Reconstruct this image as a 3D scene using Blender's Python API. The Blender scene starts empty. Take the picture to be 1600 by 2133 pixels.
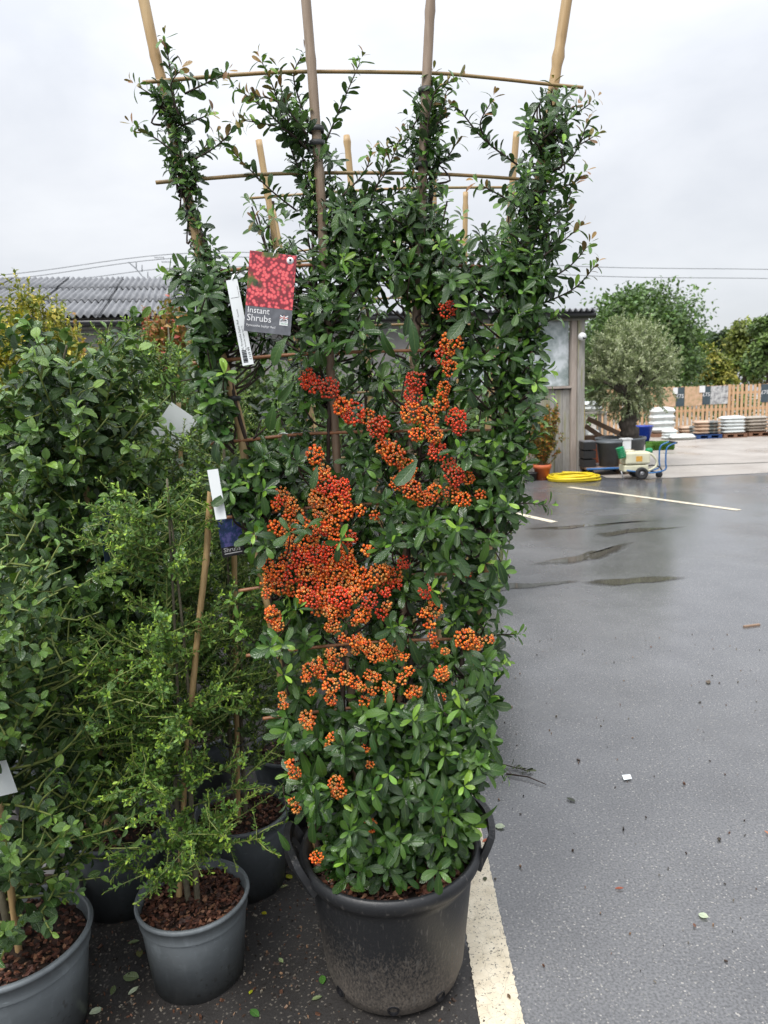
import bpy, math, random
import numpy as np
from mathutils import Vector, Matrix, Euler, noise as mnoise

RNG = np.random.RandomState(11)
random.seed(5)
SC = bpy.context.scene
COL = SC.collection
rad = math.radians

# ------------------------------------------------------------------ camera
CAM_H, PITCH, ROLL, FPX = 1.6, rad(9.5), rad(2.2), 1523.0
_F = np.array([0, math.cos(PITCH), -math.sin(PITCH)])
_R0 = np.array([1.0, 0, 0]); _U0 = np.array([0, math.sin(PITCH), math.cos(PITCH)])
_U = _U0 * math.cos(ROLL) + _R0 * math.sin(ROLL)
_R = _R0 * math.cos(ROLL) - _U0 * math.sin(ROLL)
_C = np.array([0, 0, CAM_H])
cam_d = bpy.data.cameras.new('camera'); cam = bpy.data.objects.new('camera', cam_d); COL.objects.link(cam)
cam_d.sensor_fit = 'HORIZONTAL'; cam_d.sensor_width = 36.0; cam_d.lens = 36.0 * FPX / 1600.0
cam_d.clip_start = 0.05; cam_d.clip_end = 2000
cam_d.dof.use_dof = True; cam_d.dof.focus_distance = 1.95; cam_d.dof.aperture_fstop = 10.0
m = Matrix.Identity(4)
for i in range(3):
    m[i][0], m[i][1], m[i][2], m[i][3] = _R[i], _U[i], -_F[i], _C[i]
cam.matrix_world = m
SC.camera = cam

def at(px, py, Y):            # point of the view line through a photo pixel at depth Y in the world
    d = _F + _R * (px - 800) / FPX + _U * (1066.5 - py) / FPX
    return _C + d * (Y / d[1])
def gnd(px, py, z=0.0):       # the same on a level plane
    d = _F + _R * (px - 800) / FPX + _U * (1066.5 - py) / FPX
    return _C + d * ((z - CAM_H) / d[2])
def project(q):
    d = np.asarray(q) - _C
    z = d @ _F
    return 800 + FPX * (d @ _R) / z, 1066.5 - FPX * (d @ _U) / z, z

# ------------------------------------------------------------------ world, sun, exposure
W = bpy.data.worlds.new('World'); SC.world = W; W.use_nodes = True
nt = W.node_tree; nt.nodes.clear()
N = nt.nodes.new; Lk = nt.links.new
SUN_EL, SUN_AZ = rad(55), rad(215)
out = N('ShaderNodeOutputWorld'); bg = N('ShaderNodeBackground'); Lk(bg.outputs[0], out.inputs[0])
sky = N('ShaderNodeTexSky'); sky.sky_type = 'NISHITA'; sky.sun_disc = False
sky.sun_elevation = SUN_EL; sky.sun_rotation = SUN_AZ
skm = N('ShaderNodeMix'); skm.data_type = 'RGBA'; skm.blend_type = 'MULTIPLY'; skm.inputs[0].default_value = 1
Lk(sky.outputs[0], skm.inputs[6]); skm.inputs[7].default_value = (.1, .1, .1, 1)
tc = N('ShaderNodeTexCoord'); sep = N('ShaderNodeSeparateXYZ'); Lk(tc.outputs['Generated'], sep.inputs[0])
mp = N('ShaderNodeMapping'); mp.inputs['Scale'].default_value = (1, 1, 2.2); Lk(tc.outputs['Generated'], mp.inputs[0])
n1 = N('ShaderNodeTexNoise'); n1.inputs['Scale'].default_value = 2.1; n1.inputs['Detail'].default_value = 7
n1.inputs['Roughness'].default_value = .52; n1.inputs['Distortion'].default_value = .25; Lk(mp.outputs[0], n1.inputs[0])
cr = N('ShaderNodeValToRGB'); Lk(n1.outputs['Fac'], cr.inputs[0])
cr.color_ramp.elements[0].position = .36; cr.color_ramp.elements[0].color = (.66, .685, .735, 1)
cr.color_ramp.elements[1].position = .66; cr.color_ramp.elements[1].color = (.87, .885, .915, 1)
mx = N('ShaderNodeMath'); mx.operation = 'MAXIMUM'; Lk(sep.outputs[2], mx.inputs[0]); mx.inputs[1].default_value = 0
m2 = N('ShaderNodeMath'); m2.operation = 'POWER'; Lk(mx.outputs[0], m2.inputs[0]); m2.inputs[1].default_value = 2
ma = N('ShaderNodeMath'); ma.operation = 'MULTIPLY_ADD'; Lk(m2.outputs[0], ma.inputs[0]); ma.inputs[1].default_value = 1.45; ma.inputs[2].default_value = .535
gm = N('ShaderNodeVectorMath'); gm.operation = 'SCALE'; Lk(cr.outputs[0], gm.inputs[0]); Lk(ma.outputs[0], gm.inputs['Scale'])
mm = N('ShaderNodeMix'); mm.data_type = 'RGBA'; mm.inputs[0].default_value = .93
Lk(skm.outputs[2], mm.inputs[6]); Lk(gm.outputs[0], mm.inputs[7]); Lk(mm.outputs[2], bg.inputs[0]); bg.inputs[1].default_value = 1.0
sun_d = bpy.data.lights.new('sun', 'SUN'); sun_d.energy = 1.4; sun_d.angle = rad(25); sun_d.color = (1, .97, .93)
sun = bpy.data.objects.new('sun', sun_d); COL.objects.link(sun)
sv = Vector((math.sin(SUN_AZ) * math.cos(SUN_EL), math.cos(SUN_AZ) * math.cos(SUN_EL), math.sin(SUN_EL)))
sun.rotation_euler = sv.to_track_quat('Z', 'Y').to_euler(); sun.location = sv * 30
SC.view_settings.view_transform = 'Standard'; SC.view_settings.look = 'None'
SC.view_settings.exposure = 0.88; SC.view_settings.gamma = 1.0; SC.view_settings.use_curve_mapping = False
SC.render.engine = 'CYCLES'
SC.cycles.max_bounces = 6; SC.cycles.diffuse_bounces = 3; SC.cycles.glossy_bounces = 3; SC.cycles.transmission_bounces = 4
SC.cycles.use_denoising = True; SC.cycles.caustics_reflective = False; SC.cycles.caustics_refractive = False

# ------------------------------------------------------------------ materials
class MT:
    def __init__(s, name):
        s.m = bpy.data.materials.new(name); s.m.use_nodes = True; s.t = s.m.node_tree
        s.b = s.t.nodes['Principled BSDF']; s.o = s.t.nodes['Material Output']
    def n(s, typ, **kw):
        nd = s.t.nodes.new(typ)
        for k, v in kw.items(): setattr(nd, k, v)
        return nd
    def l(s, a, b): s.t.links.new(a, b)
    def coord(s, kind='Object'): return s.n('ShaderNodeTexCoord').outputs[kind]
    def noise(s, scale, detail=4, vec=None, rough=.5, stretch=None):
        vec = vec or s.coord()
        if stretch:
            mp = s.n('ShaderNodeMapping'); mp.inputs['Scale'].default_value = stretch; s.l(vec, mp.inputs[0]); vec = mp.outputs[0]
        nd = s.n('ShaderNodeTexNoise'); nd.inputs['Scale'].default_value = scale; nd.inputs['Detail'].default_value = detail
        nd.inputs['Roughness'].default_value = rough; s.l(vec, nd.inputs[0]); return nd.outputs['Fac']
    def vor(s, scale, feature='F1', out='Distance', vec=None):
        nd = s.n('ShaderNodeTexVoronoi', feature=feature); nd.inputs['Scale'].default_value = scale
        s.l(vec or s.coord(), nd.inputs[0]); return nd.outputs[out]
    def ramp(s, fac, stops):
        nd = s.n('ShaderNodeValToRGB'); s.l(fac, nd.inputs[0]); e = nd.color_ramp.elements
        while len(e) < len(stops): e.new(.5)
        for k, (p, c) in enumerate(stops):
            e[k].position = p; e[k].color = (c[0], c[1], c[2], 1) if not isinstance(c, (int, float)) else (c, c, c, 1)
        return nd.outputs[0]
    def mix(s, fac, a, b, mode='MIX'):
        nd = s.n('ShaderNodeMix', data_type='RGBA', blend_type=mode)
        for sock, v in ((nd.inputs[0], fac), (nd.inputs[6], a), (nd.inputs[7], b)):
            if hasattr(v, 'links'): s.l(v, sock)
            else: sock.default_value = v if isinstance(v, (int, float)) else (v[0], v[1], v[2], 1)
        return nd.outputs[2]
    def math(s, op, a, b=0.0, c=0.0):
        nd = s.n('ShaderNodeMath', operation=op)
        for k, v in enumerate((a, b, c)):
            if hasattr(v, 'links'): s.l(v, nd.inputs[k])
            else: nd.inputs[k].default_value = v
        return nd.outputs[0]
    def col(s, v):
        if hasattr(v, 'links'): s.l(v, s.b.inputs['Base Color'])
        else: s.b.inputs['Base Color'].default_value = (v[0], v[1], v[2], 1)
    def rough(s, v):
        if hasattr(v, 'links'): s.l(v, s.b.inputs['Roughness'])
        else: s.b.inputs['Roughness'].default_value = v
    def bump(s, h, strength=.3, dist=.01):
        nd = s.n('ShaderNodeBump'); nd.inputs['Strength'].default_value = strength; nd.inputs['Distance'].default_value = dist
        s.l(h, nd.inputs['Height']); s.l(nd.outputs[0], s.b.inputs['Normal']); return nd
    def attr(s, name, out='Color'):
        return s.n('ShaderNodeAttribute', attribute_name=name).outputs[out]

def plain(name, c, rough=.5, var=.15, scale=8, bump=0, metal=0, spec=.5, bscale=None, stretch=None):
    M = MT(name)
    f = M.noise(scale, 5, stretch=stretch)
    lo = tuple(x * (1 - var) for x in c); hi = tuple(min(1, x * (1 + var)) for x in c)
    M.col(M.ramp(f, [(.3, lo), (.7, hi)])); M.rough(M.ramp(M.noise(scale * 2.3, 3), [(.3, rough * .85), (.7, min(1, rough * 1.15))]))
    M.b.inputs['Metallic'].default_value = metal; M.b.inputs['Specular IOR Level'].default_value = spec
    if bump: M.bump(M.noise(bscale or scale * 6, 4, stretch=stretch), bump, .004)
    return M.m

def leaf_mat(name, rough=.32, transl=.10, vein=.35, spec=.5, pale=1.5, bst=.35):
    M = MT(name)
    c = M.attr('Col'); uv = M.attr('LeafUV', 'Vector')
    sp = M.n('ShaderNodeSeparateXYZ'); M.l(uv, sp.inputs[0])
    au = M.math('ABSOLUTE', sp.outputs[0])
    rib = M.ramp(au, [(.0, 1), (.16, 0)])
    sv = M.math('SINE', M.math('MULTIPLY_ADD', sp.outputs[1], 46.0, M.math('MULTIPLY', au, -9.0)))
    nz = M.noise(60, 3)
    cc = M.mix(M.math('MULTIPLY', M.ramp(nz, [(.3, 0), (.75, 1)]), .35), c, M.mix(1.0, c, (1.5, 1.35, 1.1), 'MULTIPLY'))
    cc = M.mix(M.math('MULTIPLY', rib, vein), cc, (.16, .24, .07))
    geo = M.n('ShaderNodeNewGeometry')
    back = M.mix(1.0, M.mix(.5, c, (.055, .075, .045)), (pale, pale, pale), 'MULTIPLY')
    cc = M.mix(geo.outputs['Backfacing'], cc, back)
    M.col(cc)
    M.rough(M.mix(geo.outputs['Backfacing'], M.ramp(M.noise(35, 3), [(.3, rough * .75), (.7, rough * 1.3)]), (.6, .6, .6)))
    M.b.inputs['Specular IOR Level'].default_value = spec
    h = M.math('ADD', M.math('MULTIPLY', sv, .25), M.math('ADD', M.math('MULTIPLY', rib, -1.0), M.math('MULTIPLY', M.noise(160, 2), .8)))
    M.bump(h, bst, .0016)
    tr = M.n('ShaderNodeBsdfTranslucent'); M.l(M.mix(1.0, cc, (1.3, 1.5, .6), 'MULTIPLY'), tr.inputs[0])
    ms = M.n('ShaderNodeMixShader'); ms.inputs[0].default_value = transl
    M.l(M.b.outputs[0], ms.inputs[1]); M.l(tr.outputs[0], ms.inputs[2]); M.l(ms.outputs[0], M.o.inputs[0])
    return M.m

def colattr(name, rough=.7, spec=.4, bump=.3, var=.4):
    M = MT(name)
    c = M.attr('Col'); n_ = M.noise(90, 4)
    M.col(M.mix(M.ramp(n_, [(.3, 0), (.7, 1)]), M.mix(1.0, c, (1 - var, 1 - var, 1 - var), 'MULTIPLY'), M.mix(1.0, c, (1 + var, 1 + var, 1 + var), 'MULTIPLY')))
    M.rough(rough); M.b.inputs['Specular IOR Level'].default_value = spec
    if bump: M.bump(M.noise(220, 3), bump, .002)
    return M.m

def bamboo(name, c1, c2, rough=.45):
    M = MT(name)
    f = M.noise(6, 5, stretch=(4, 4, .6)); g = M.noise(40, 4, stretch=(6, 6, .5))
    base = M.mix(M.ramp(f, [(.35, 0), (.65, 1)]), c1, c2)
    base = M.mix(M.math('MULTIPLY', M.ramp(g, [(.5, 0), (.8, 1)]), .5), base, tuple(x * .45 for x in c1))
    M.col(base); M.rough(rough); M.bump(g, .15, .002)
    return M.m

def asphalt():
    M = MT('wet_asphalt')
    v = M.n('ShaderNodeTexVoronoi'); v.inputs['Scale'].default_value = 230; M.l(M.coord(), v.inputs[0])
    sepc = M.n('ShaderNodeSeparateColor'); M.l(v.outputs['Color'], sepc.inputs[0])
    big = M.noise(.55, 6); mid = M.noise(3.2, 5); fine = M.noise(130, 3)
    base = M.mix(M.ramp(mid, [(.3, 0), (.7, 1)]), (.115, .115, .118), (.155, .155, .158))
    stone = M.mix(M.ramp(sepc.outputs[1], [(.2, 0), (.9, 1)]), (.15, .148, .145), (.36, .34, .31))
    base = M.mix(M.ramp(sepc.outputs[0], [(.91, 0), (.95, 1)]), base, stone)
    base = M.mix(M.ramp(fine, [(.35, .55), (.6, 0)]), base, (.018, .018, .02))
    M.col(base)
    wet = M.ramp(big, [(.35, 0), (.55, 1)])
    M.rough(M.mix(wet, (.34, .34, .34), (.12, .12, .12)))
    M.b.inputs['Specular IOR Level'].default_value = .75
    h = M.math('ADD', M.math('MULTIPLY', v.outputs['Distance'], -.35), M.math('MULTIPLY', M.noise(75, 3), 1.0))
    bn = M.bump(h, .5, .0042)
    M.l(M.math('SUBTRACT', .46, M.math('MULTIPLY', wet, .38)), bn.inputs['Strength'])
    return M.m

def line_paint():
    M = MT('road_paint')
    n_ = M.noise(26, 6); wear = M.ramp(M.noise(140, 4), [(.33, 1), (.40, 0)])
    crack = M.ramp(M.vor(34, 'DISTANCE_TO_EDGE', vec=M.mix(.04, M.coord(), M.n('ShaderNodeTexNoise').outputs['Color'])), [(.0, 1), (.022, 0)])
    c = M.ramp(n_, [(.3, (.60, .52, .38)), (.7, (.76, .68, .53))])
    c = M.mix(M.math('MULTIPLY', wear, .85), c, (.07, .065, .06)); c = M.mix(M.math('MULTIPLY', crack, .55), c, (.16, .13, .09))
    spots = M.ramp(M.vor(22), [(.07, 1), (.10, 0)])
    c = M.mix(M.math('MULTIPLY', spots, .7), c, (.05, .045, .04))
    M.col(c); M.rough(.55); M.bump(M.noise(180, 4), .4, .004)
    return M.m

def concrete(name, a, b, rough=.55):
    M = MT(name)
    c = M.ramp(M.noise(1.3, 8, rough=.6), [(.3, a), (.7, b)])
    c = M.mix(M.math('MULTIPLY', M.ramp(M.noise(14, 6), [(.55, 0), (.75, 1)]), .4), c, tuple(x * .5 for x in a))
    M.col(c); M.rough(M.ramp(M.noise(.8, 5), [(.4, rough), (.65, rough * .45)])); M.bump(M.noise(60, 5), .3, .005)
    return M.m

def wood(name, a, b, rough=.75, along=(9, 9, .7), green=0):
    M = MT(name)
    f = M.noise(7, 7, stretch=along, rough=.65); kn = M.ramp(M.vor(2.2), [(.04, 1), (.1, 0)])
    c = M.ramp(f, [(.3, a), (.7, b)]); c = M.mix(M.math('MULTIPLY', kn, .6), c, tuple(x * .35 for x in a))
    c = M.mix(M.math('MULTIPLY', M.ramp(M.noise(1.6, 5, stretch=(3, 3, 1)), [(.5, 0), (.75, 1)]), .45), c, tuple(x * .5 for x in a))
    if green:
        g = M.ramp(M.noise(2.3, 5, stretch=(5, 5, .5)), [(.52, 0), (.66, 1)])
        c = M.mix(M.math('MULTIPLY', g, green), c, (.22, .22, .04))
    M.col(c); M.rough(rough); M.bump(f, .4, .004)
    return M.m

def black_pot():
    M = MT('black_recycled_plastic')
    sp = M.n('ShaderNodeSeparateXYZ'); M.l(M.coord(), sp.inputs[0])
    dust = M.noise(9, 6); st = M.noise(26, 6, stretch=(1, 1, .35), rough=.7)
    z = M.math('SUBTRACT', 1.0, M.math('MULTIPLY', sp.outputs[2], 3.4))
    spk = M.noise(190, 3, stretch=(1, 1, .55), rough=.7)
    f0 = M.math('ADD', M.math('MULTIPLY', z, .66), M.math('MULTIPLY', M.math('ADD', dust, st), .26))
    f = M.ramp(M.math('ADD', f0, M.math('MULTIPLY', M.math('SUBTRACT', spk, .5), 1.3)), [(.42, 0), (1.08, .95)])
    c = M.mix(f, (.016, .017, .019), (.16, .135, .11))
    scr = M.ramp(M.noise(120, 3, stretch=(1, 1, .2)), [(.60, 0), (.72, 1)])
    c = M.mix(M.math('MULTIPLY', scr, .55), c, (.13, .12, .11))
    M.col(c); M.rough(M.mix(f, (.44, .44, .44), (.85, .85, .85))); M.bump(M.noise(140, 4), .2, .003)
    return M.m

def grey_pot(name, c=(.155, .174, .184)):
    M = MT(name)
    n_ = M.noise(5, 6); s = M.ramp(M.noise(45, 5, stretch=(1, 1, .3)), [(.55, 0), (.8, 1)])
    cc = M.ramp(n_, [(.3, tuple(x * .78 for x in c)), (.7, tuple(x * 1.2 for x in c))])
    cc = M.mix(M.math('MULTIPLY', s, .4), cc, tuple(x * 2.0 for x in c))
    sc_ = M.ramp(M.noise(150, 3, stretch=(.25, .25, 1.4)), [(.66, 0), (.74, 1)])
    cc = M.mix(M.math('MULTIPLY', sc_, .35), cc, tuple(x * 2.6 for x in c))
    spl = M.ramp(M.math('MULTIPLY', M.noise(70, 4), M.noise(6, 3)), [(.36, 0), (.42, 1)])
    cc = M.mix(M.math('MULTIPLY', spl, .5), cc, (.06, .048, .038))
    sp = M.n('ShaderNodeSeparateXYZ'); M.l(M.coord(), sp.inputs[0])
    mud = M.ramp(M.math('ADD', M.math('MULTIPLY', sp.outputs[2], -9.0), M.noise(18, 6)), [(.25, 0), (.6, 1)])
    cc = M.mix(M.math('MULTIPLY', mud, .55), cc, (.05, .042, .034))
    M.col(cc); M.rough(M.ramp(M.noise(16, 5), [(.3, .30), (.7, .55)])); M.bump(M.math('ADD', M.noise(9, 3), M.math('MULTIPLY', M.noise(60, 4), .25)), .35, .006)
    return M.m

def fibre_roof():
    M = MT('fibre_cement')
    c = M.ramp(M.noise(2.4, 7, rough=.62), [(.3, (.13, .135, .145)), (.72, (.27, .275, .285))])
    c = M.mix(M.math('MULTIPLY', M.ramp(M.noise(13, 6), [(.58, 0), (.72, 1)]), .5), c, (.05, .052, .05))
    M.col(c); M.rough(.6); M.bump(M.noise(30, 4), .3, .004); return M.m

def dirty_glass():
    M = MT('dirty_glass')
    a = M.noise(2.2, 7, stretch=(1.3, 1, 1), rough=.62); b = M.noise(9, 5)
    c = M.ramp(M.math('ADD', M.math('MULTIPLY', a, .75), M.math('MULTIPLY', b, .25)), [(.40, (.20, .25, .24)), (.50, (.38, .43, .43)), (.60, (.62, .66, .68))])
    M.col(c); M.rough(.16); M.b.inputs['Specular IOR Level'].default_value = .8; return M.m

def berry_print():
    M = MT('berry_print')
    co = M.coord('Object')
    def layer(scale, off):
        mp = M.n('ShaderNodeMapping'); mp.inputs['Location'].default_value = off; M.l(co, mp.inputs[0])
        v = M.n('ShaderNodeTexVoronoi'); v.inputs['Scale'].default_value = scale; M.l(mp.outputs[0], v.inputs[0]); return v
    v = layer(135, (0, 0, 0))
    d = v.outputs['Distance']
    red = M.ramp(d, [(.0, (.85, .62, .55)), (.10, (.45, .03, .03)), (.18, (.85, .19, .18)), (.42, (.76, .09, .11)), (.62, (.22, .03, .04))])
    mask = M.ramp(M.noise(17, 3, vec=co), [(.38, 0), (.44, 1)])
    leafy = M.ramp(M.noise(40, 5, vec=co), [(.35, (.012, .02, .03)), (.55, (.10, .14, .03)), (.75, (.42, .38, .12))])
    M.col(M.mix(mask, leafy, red)); M.rough(.22); return M.m

def print_noise(name, stops, scale=30, rough=.3):
    M = MT(name); M.col(M.ramp(M.noise(scale, 6, rough=.65), stops)); M.rough(rough); return M.m

def water():
    M = MT('standing_water'); M.col((.072, .066, .055)); M.rough(.03); M.b.inputs['Specular IOR Level'].default_value = .5
    M.b.inputs['IOR'].default_value = 1.33; M.bump(M.noise(30, 2), .03, .002)
    f = M.ramp(M.math('ADD', M.attr('Col', 'Fac'), M.math('MULTIPLY', M.math('SUBTRACT', M.noise(14, 6, stretch=(1, .5, 1)), .5), .9)), [(.10, 0), (.85, 1)])
    M.l(f, M.b.inputs['Alpha']); return M.m

MAT = dict(
    asphalt=asphalt(), paint=line_paint(), conc=concrete('pale_concrete', (.30, .265, .23), (.42, .385, .345)), water=water(),
    pyr=leaf_mat('pyracantha_leaf', .22, .13, .30, .42), cea=leaf_mat('ceanothus_leaf', .20, .10, .40, .6, bst=.7), small=leaf_mat('small_leaf', .34, .14, .15),
    tree=leaf_mat('tree_leaf', .5, .2, 0), olive=leaf_mat('olive_leaf', .5, .1, 0, .4, 1.9),
    chip=colattr('bark_chip', .6, .45), berry=colattr('berry_skin', .22, .5, 0, .10), twig=plain('twig_bark', (.045, .028, .020), .7, .35, 40),
    gtwig=plain('green_twig', (.20, .24, .06), .5, .3, 40), bark=plain('tree_bark', (.07, .058, .046), .85, .5, 9, .8, stretch=(3, 3, .7)),
    stem=plain('grey_stem', (.13, .115, .075), .8, .35, 40, .5),
    cane=bamboo('bamboo_cane', (.42, .27, .12), (.54, .38, .19)), cane_b=bamboo('weathered_bamboo', (.20, .135, .085), (.34, .26, .19)),
    bar=bamboo('split_bamboo', (.34, .21, .09), (.26, .19, .08)), bar_r=bamboo('reddish_bamboo', (.36, .15, .065), (.28, .13, .06)),
    pot_b=black_pot(), pot_g=grey_pot('grey_plastic'), pot_d=grey_pot('dark_grey_plastic', (.105, .119, .129)), band=plain('tie_rubber', (.03, .032, .032), .5),
    soil=plain('potting_soil', (.030, .018, .012), .9, .5, 60, .8), roof=fibre_roof(), glass=dirty_glass(),
    board=wood('weathered_board', (.24, .225, .20), (.42, .40, .37), green=.5), frame=wood('painted_frame', (.33, .27, .23), (.45, .39, .34)),
    block=concrete('block_wall', (.17, .165, .155), (.26, .25, .235), .9), dark=plain('black_plastic', (.014, .014, .015), .45), gutter=plain('black_gutter', (.012, .012, .013), .35),
    picket=wood('new_softwood', (.50, .30, .16), (.64, .42, .25)), pallet=wood('brown_pallet', (.17, .08, .045), (.26, .14, .085)), pallet_b=wood('blue_pallet', (.012, .045, .16), (.03, .08, .24)),
    white=plain('white_plastic', (.74, .75, .75), .45, .05), paper=plain('white_card', (.80, .83, .83), .4, .03), black=plain('black_print', (.01, .01, .012), .4),
    wprint=plain('white_print', (.80, .80, .80), .4, .03), greyp=plain('grey_card', (.13, .135, .15), .35, .3, 60), berryp=berry_print(),
    terra=plain('terracotta', (.52, .13, .05), .6, .15, 10, .3), hose=plain('yellow_hose', (.72, .55, .02), .4, .12), tank=plain('ivory_tank', (.62, .60, .44), .4, .12),
    blue=plain('blue_steel', (.03, .13, .33), .4, .2), bluepot=plain('blue_glaze', (.015, .05, .36), .25, .15), tyre=plain('tyre_rubber', (.025, .025, .026), .8), steel=plain('grey_steel', (.35, .35, .36), .4, .15, metal=.6),
    green=plain('green_hose', (.01, .26, .10), .35, .15), turf=plain('turf_green', (.06, .17, .015), .9, .4, 60, 1.0), timber=wood('old_timber', (.20, .12, .075), (.33, .23, .16), along=(.8, 9, 9)), rust=plain('rust_stain', (.62, .33, .05), .6, .25, 40),
    bagw=plain('white_sack', (.60, .63, .62), .35, .12, 6), bagt=print_noise('tan_sack', [(.42, (.44, .30, .21)), (.54, (.50, .37, .27)), (.60, (.10, .11, .105))], 3.2), bagg=print_noise('grey_sack', [(.35, (.30, .27, .22)), (.55, (.38, .33, .28)), (.66, (.09, .10, .09))], 5),
    panel=plain('slate_panel', (.05, .075, .09), .5, .2), pict=print_noise('sand_print', [(.3, (.30, .26, .13)), (.5, (.55, .36, .22)), (.7, (.66, .46, .32))], 9), pictg=print_noise('stone_print', [(.35, (.10, .10, .11)), (.5, (.42, .42, .42)), (.65, (.62, .62, .60))], 9),
    red=plain('red_plastic', (.42, .06, .035), .5), bluecard=print_noise('blue_print', [(.35, (.008, .02, .05)), (.5, (.03, .07, .20)), (.6, (.16, .13, .42)), (.7, (.10, .28, .35))], 45), wire=plain('cable', (.14, .15, .16), .6), skyb=plain('navy_card', (.02, .035, .07), .2, .4, 25),
)

# ------------------------------------------------------------------ mesh helpers
def link(o, parent=None):
    COL.objects.link(o)
    if parent is not None: o.parent = parent
    return o
def tag(o, label=None, cat=None, group=None, kind=None):
    if label: o['label'] = label
    if cat: o['category'] = cat
    if group: o['group'] = group
    if kind: o['kind'] = kind
    return o
def thing(name, label, cat, loc=(0, 0, 0), rotz=0, group=None):
    o = bpy.data.objects.new(name, None); o.empty_display_size = .1; o.location = tuple(loc); o.rotation_euler = (0, 0, rotz)
    return tag(link(o), label, cat, group)

class MB:
    def __init__(s): s.v = []; s.f = []; s.c = []
    def add(s, v, f, c=None):
        o = len(s.v); v = [tuple(map(float, p)) for p in v]
        s.v += v; s.f += [tuple(int(i) + o for i in q) for q in f]
        s.c += [tuple(c) if c is not None else (.5, .5, .5)] * len(v)
        return s
    def box(s, c, size, M=None, col=None, taper=1.0):
        x, y, z = (k / 2 for k in size)
        v = [Vector((sx * x * (taper if sz > 0 else 1), sy * y * (taper if sz > 0 else 1), sz * z)) for sz in (-1, 1) for sy in (-1, 1) for sx in (-1, 1)]
        if M is not None: v = [M @ p for p in v]
        v = [p + Vector(c) for p in v]
        return s.add(v, [(0, 2, 3, 1), (4, 5, 7, 6), (0, 1, 5, 4), (2, 6, 7, 3), (0, 4, 6, 2), (1, 3, 7, 5)], col)
    def tube(s, pts, r, n=7, caps=True, col=None, flat=None):
        pts = [Vector(p) for p in pts]; k = len(pts)
        rs = r if hasattr(r, '__len__') else [r] * k
        up = Vector((0, 0, 1)); vs = []; nrm = None
        for i, p in enumerate(pts):
            t = (pts[min(i + 1, k - 1)] - pts[max(i - 1, 0)])
            t = t.normalized() if t.length > 1e-9 else Vector((0, 0, 1))
            if nrm is None:
                nrm = t.cross(up if abs(t.z) < .9 else Vector((1, 0, 0))).normalized()
            else:
                nrm = (nrm - t * nrm.dot(t)); nrm = nrm.normalized() if nrm.length > 1e-6 else t.orthogonal().normalized()
            bi = t.cross(nrm)
            for j in range(n):
                a = 2 * math.pi * j / n
                vs.append(p + nrm * (math.cos(a) * rs[i]) + bi * (math.sin(a) * rs[i] * (flat or 1)))
        fs = [(i * n + j, i * n + (j + 1) % n, (i + 1) * n + (j + 1) % n, (i + 1) * n + j) for i in range(k - 1) for j in range(n)]
        if caps: fs += [tuple(range(n))[::-1], tuple((k - 1) * n + j for j in range(n))]
        return s.add(vs, fs, col)
    def lathe(s, prof, n=40, c=(0, 0, 0), col=None, wob=0):
        vs = []; 
        for (r, z) in prof:
            for j in range(n):
                a = 2 * math.pi * j / n; rr = r * (1 + wob * math.sin(3 * a + 1) + wob * .6 * math.sin(5 * a))
                vs.append((c[0] + rr * math.cos(a), c[1] + rr * math.sin(a), c[2] + z))
        fs = [(i * n + j, i * n + (j + 1) % n, (i + 1) * n + (j + 1) % n, (i + 1) * n + j) for i in range(len(prof) - 1) for j in range(n)]
        return s.add(vs, fs, col)
    def disc(s, c, r, n=20, col=None):
        return s.add([c] + [(c[0] + r * math.cos(2 * math.pi * j / n), c[1] + r * math.sin(2 * math.pi * j / n), c[2]) for j in range(n)], [(0, 1 + j, 1 + (j + 1) % n) for j in range(n)], col)
    def build(s, name, mat, parent=None, smooth=True, world=False, bevel=0, loc=None):
        me = bpy.data.meshes.new(name)
        v = s.v
        if world and parent is not None:
            L = parent.location; v = [(p[0] - L[0], p[1] - L[1], p[2] - L[2]) for p in v]
        me.from_pydata(v, [], s.f)
        a = me.attributes.new('Col', 'FLOAT_COLOR', 'POINT')
        a.data.foreach_set('color', np.array([(c[0], c[1], c[2], 1) for c in s.c], dtype=np.float32).ravel())
        me.materials.append(mat if not isinstance(mat, str) else MAT[mat])
        if smooth: me.polygons.foreach_set('use_smooth', [True] * len(me.polygons))
        me.update()
        o = bpy.data.objects.new(name, me); link(o, parent)
        if loc is not None: o.location = tuple(loc)
        if bevel:
            b = o.modifiers.new('bevel', 'BEVEL'); b.width = bevel; b.segments = 2; b.limit_method = 'ANGLE'
            if smooth: me.polygons.foreach_set('use_smooth', [False] * len(me.polygons))
        return o
def boxpart(name, c, size, mat, parent, M=None, bevel=0, taper=1.0):
    return MB().box(c, size, M, None, taper).build(name, mat, parent, smooth=False, bevel=bevel)
def text(body, size, mat, parent, M, name='lettering', sx=1.0):
    cu = bpy.data.curves.new(name, 'FONT'); cu.body = body; cu.size = size; cu.resolution_u = 2
    tmp = bpy.data.objects.new('tmp', cu); COL.objects.link(tmp)
    bpy.context.view_layer.update()
    me = bpy.data.meshes.new_from_object(tmp.evaluated_get(bpy.context.evaluated_depsgraph_get()))
    bpy.data.objects.remove(tmp)
    me.materials.clear(); me.materials.append(MAT[mat])
    o = bpy.data.objects.new(name, me); link(o, parent); o.matrix_local = M @ Matrix.Diagonal((sx, 1, 1, 1))
    return o
def struct(mb, name, mat, label=None):
    return tag(mb.build(name, mat, smooth=False), label, kind='structure')

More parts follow.
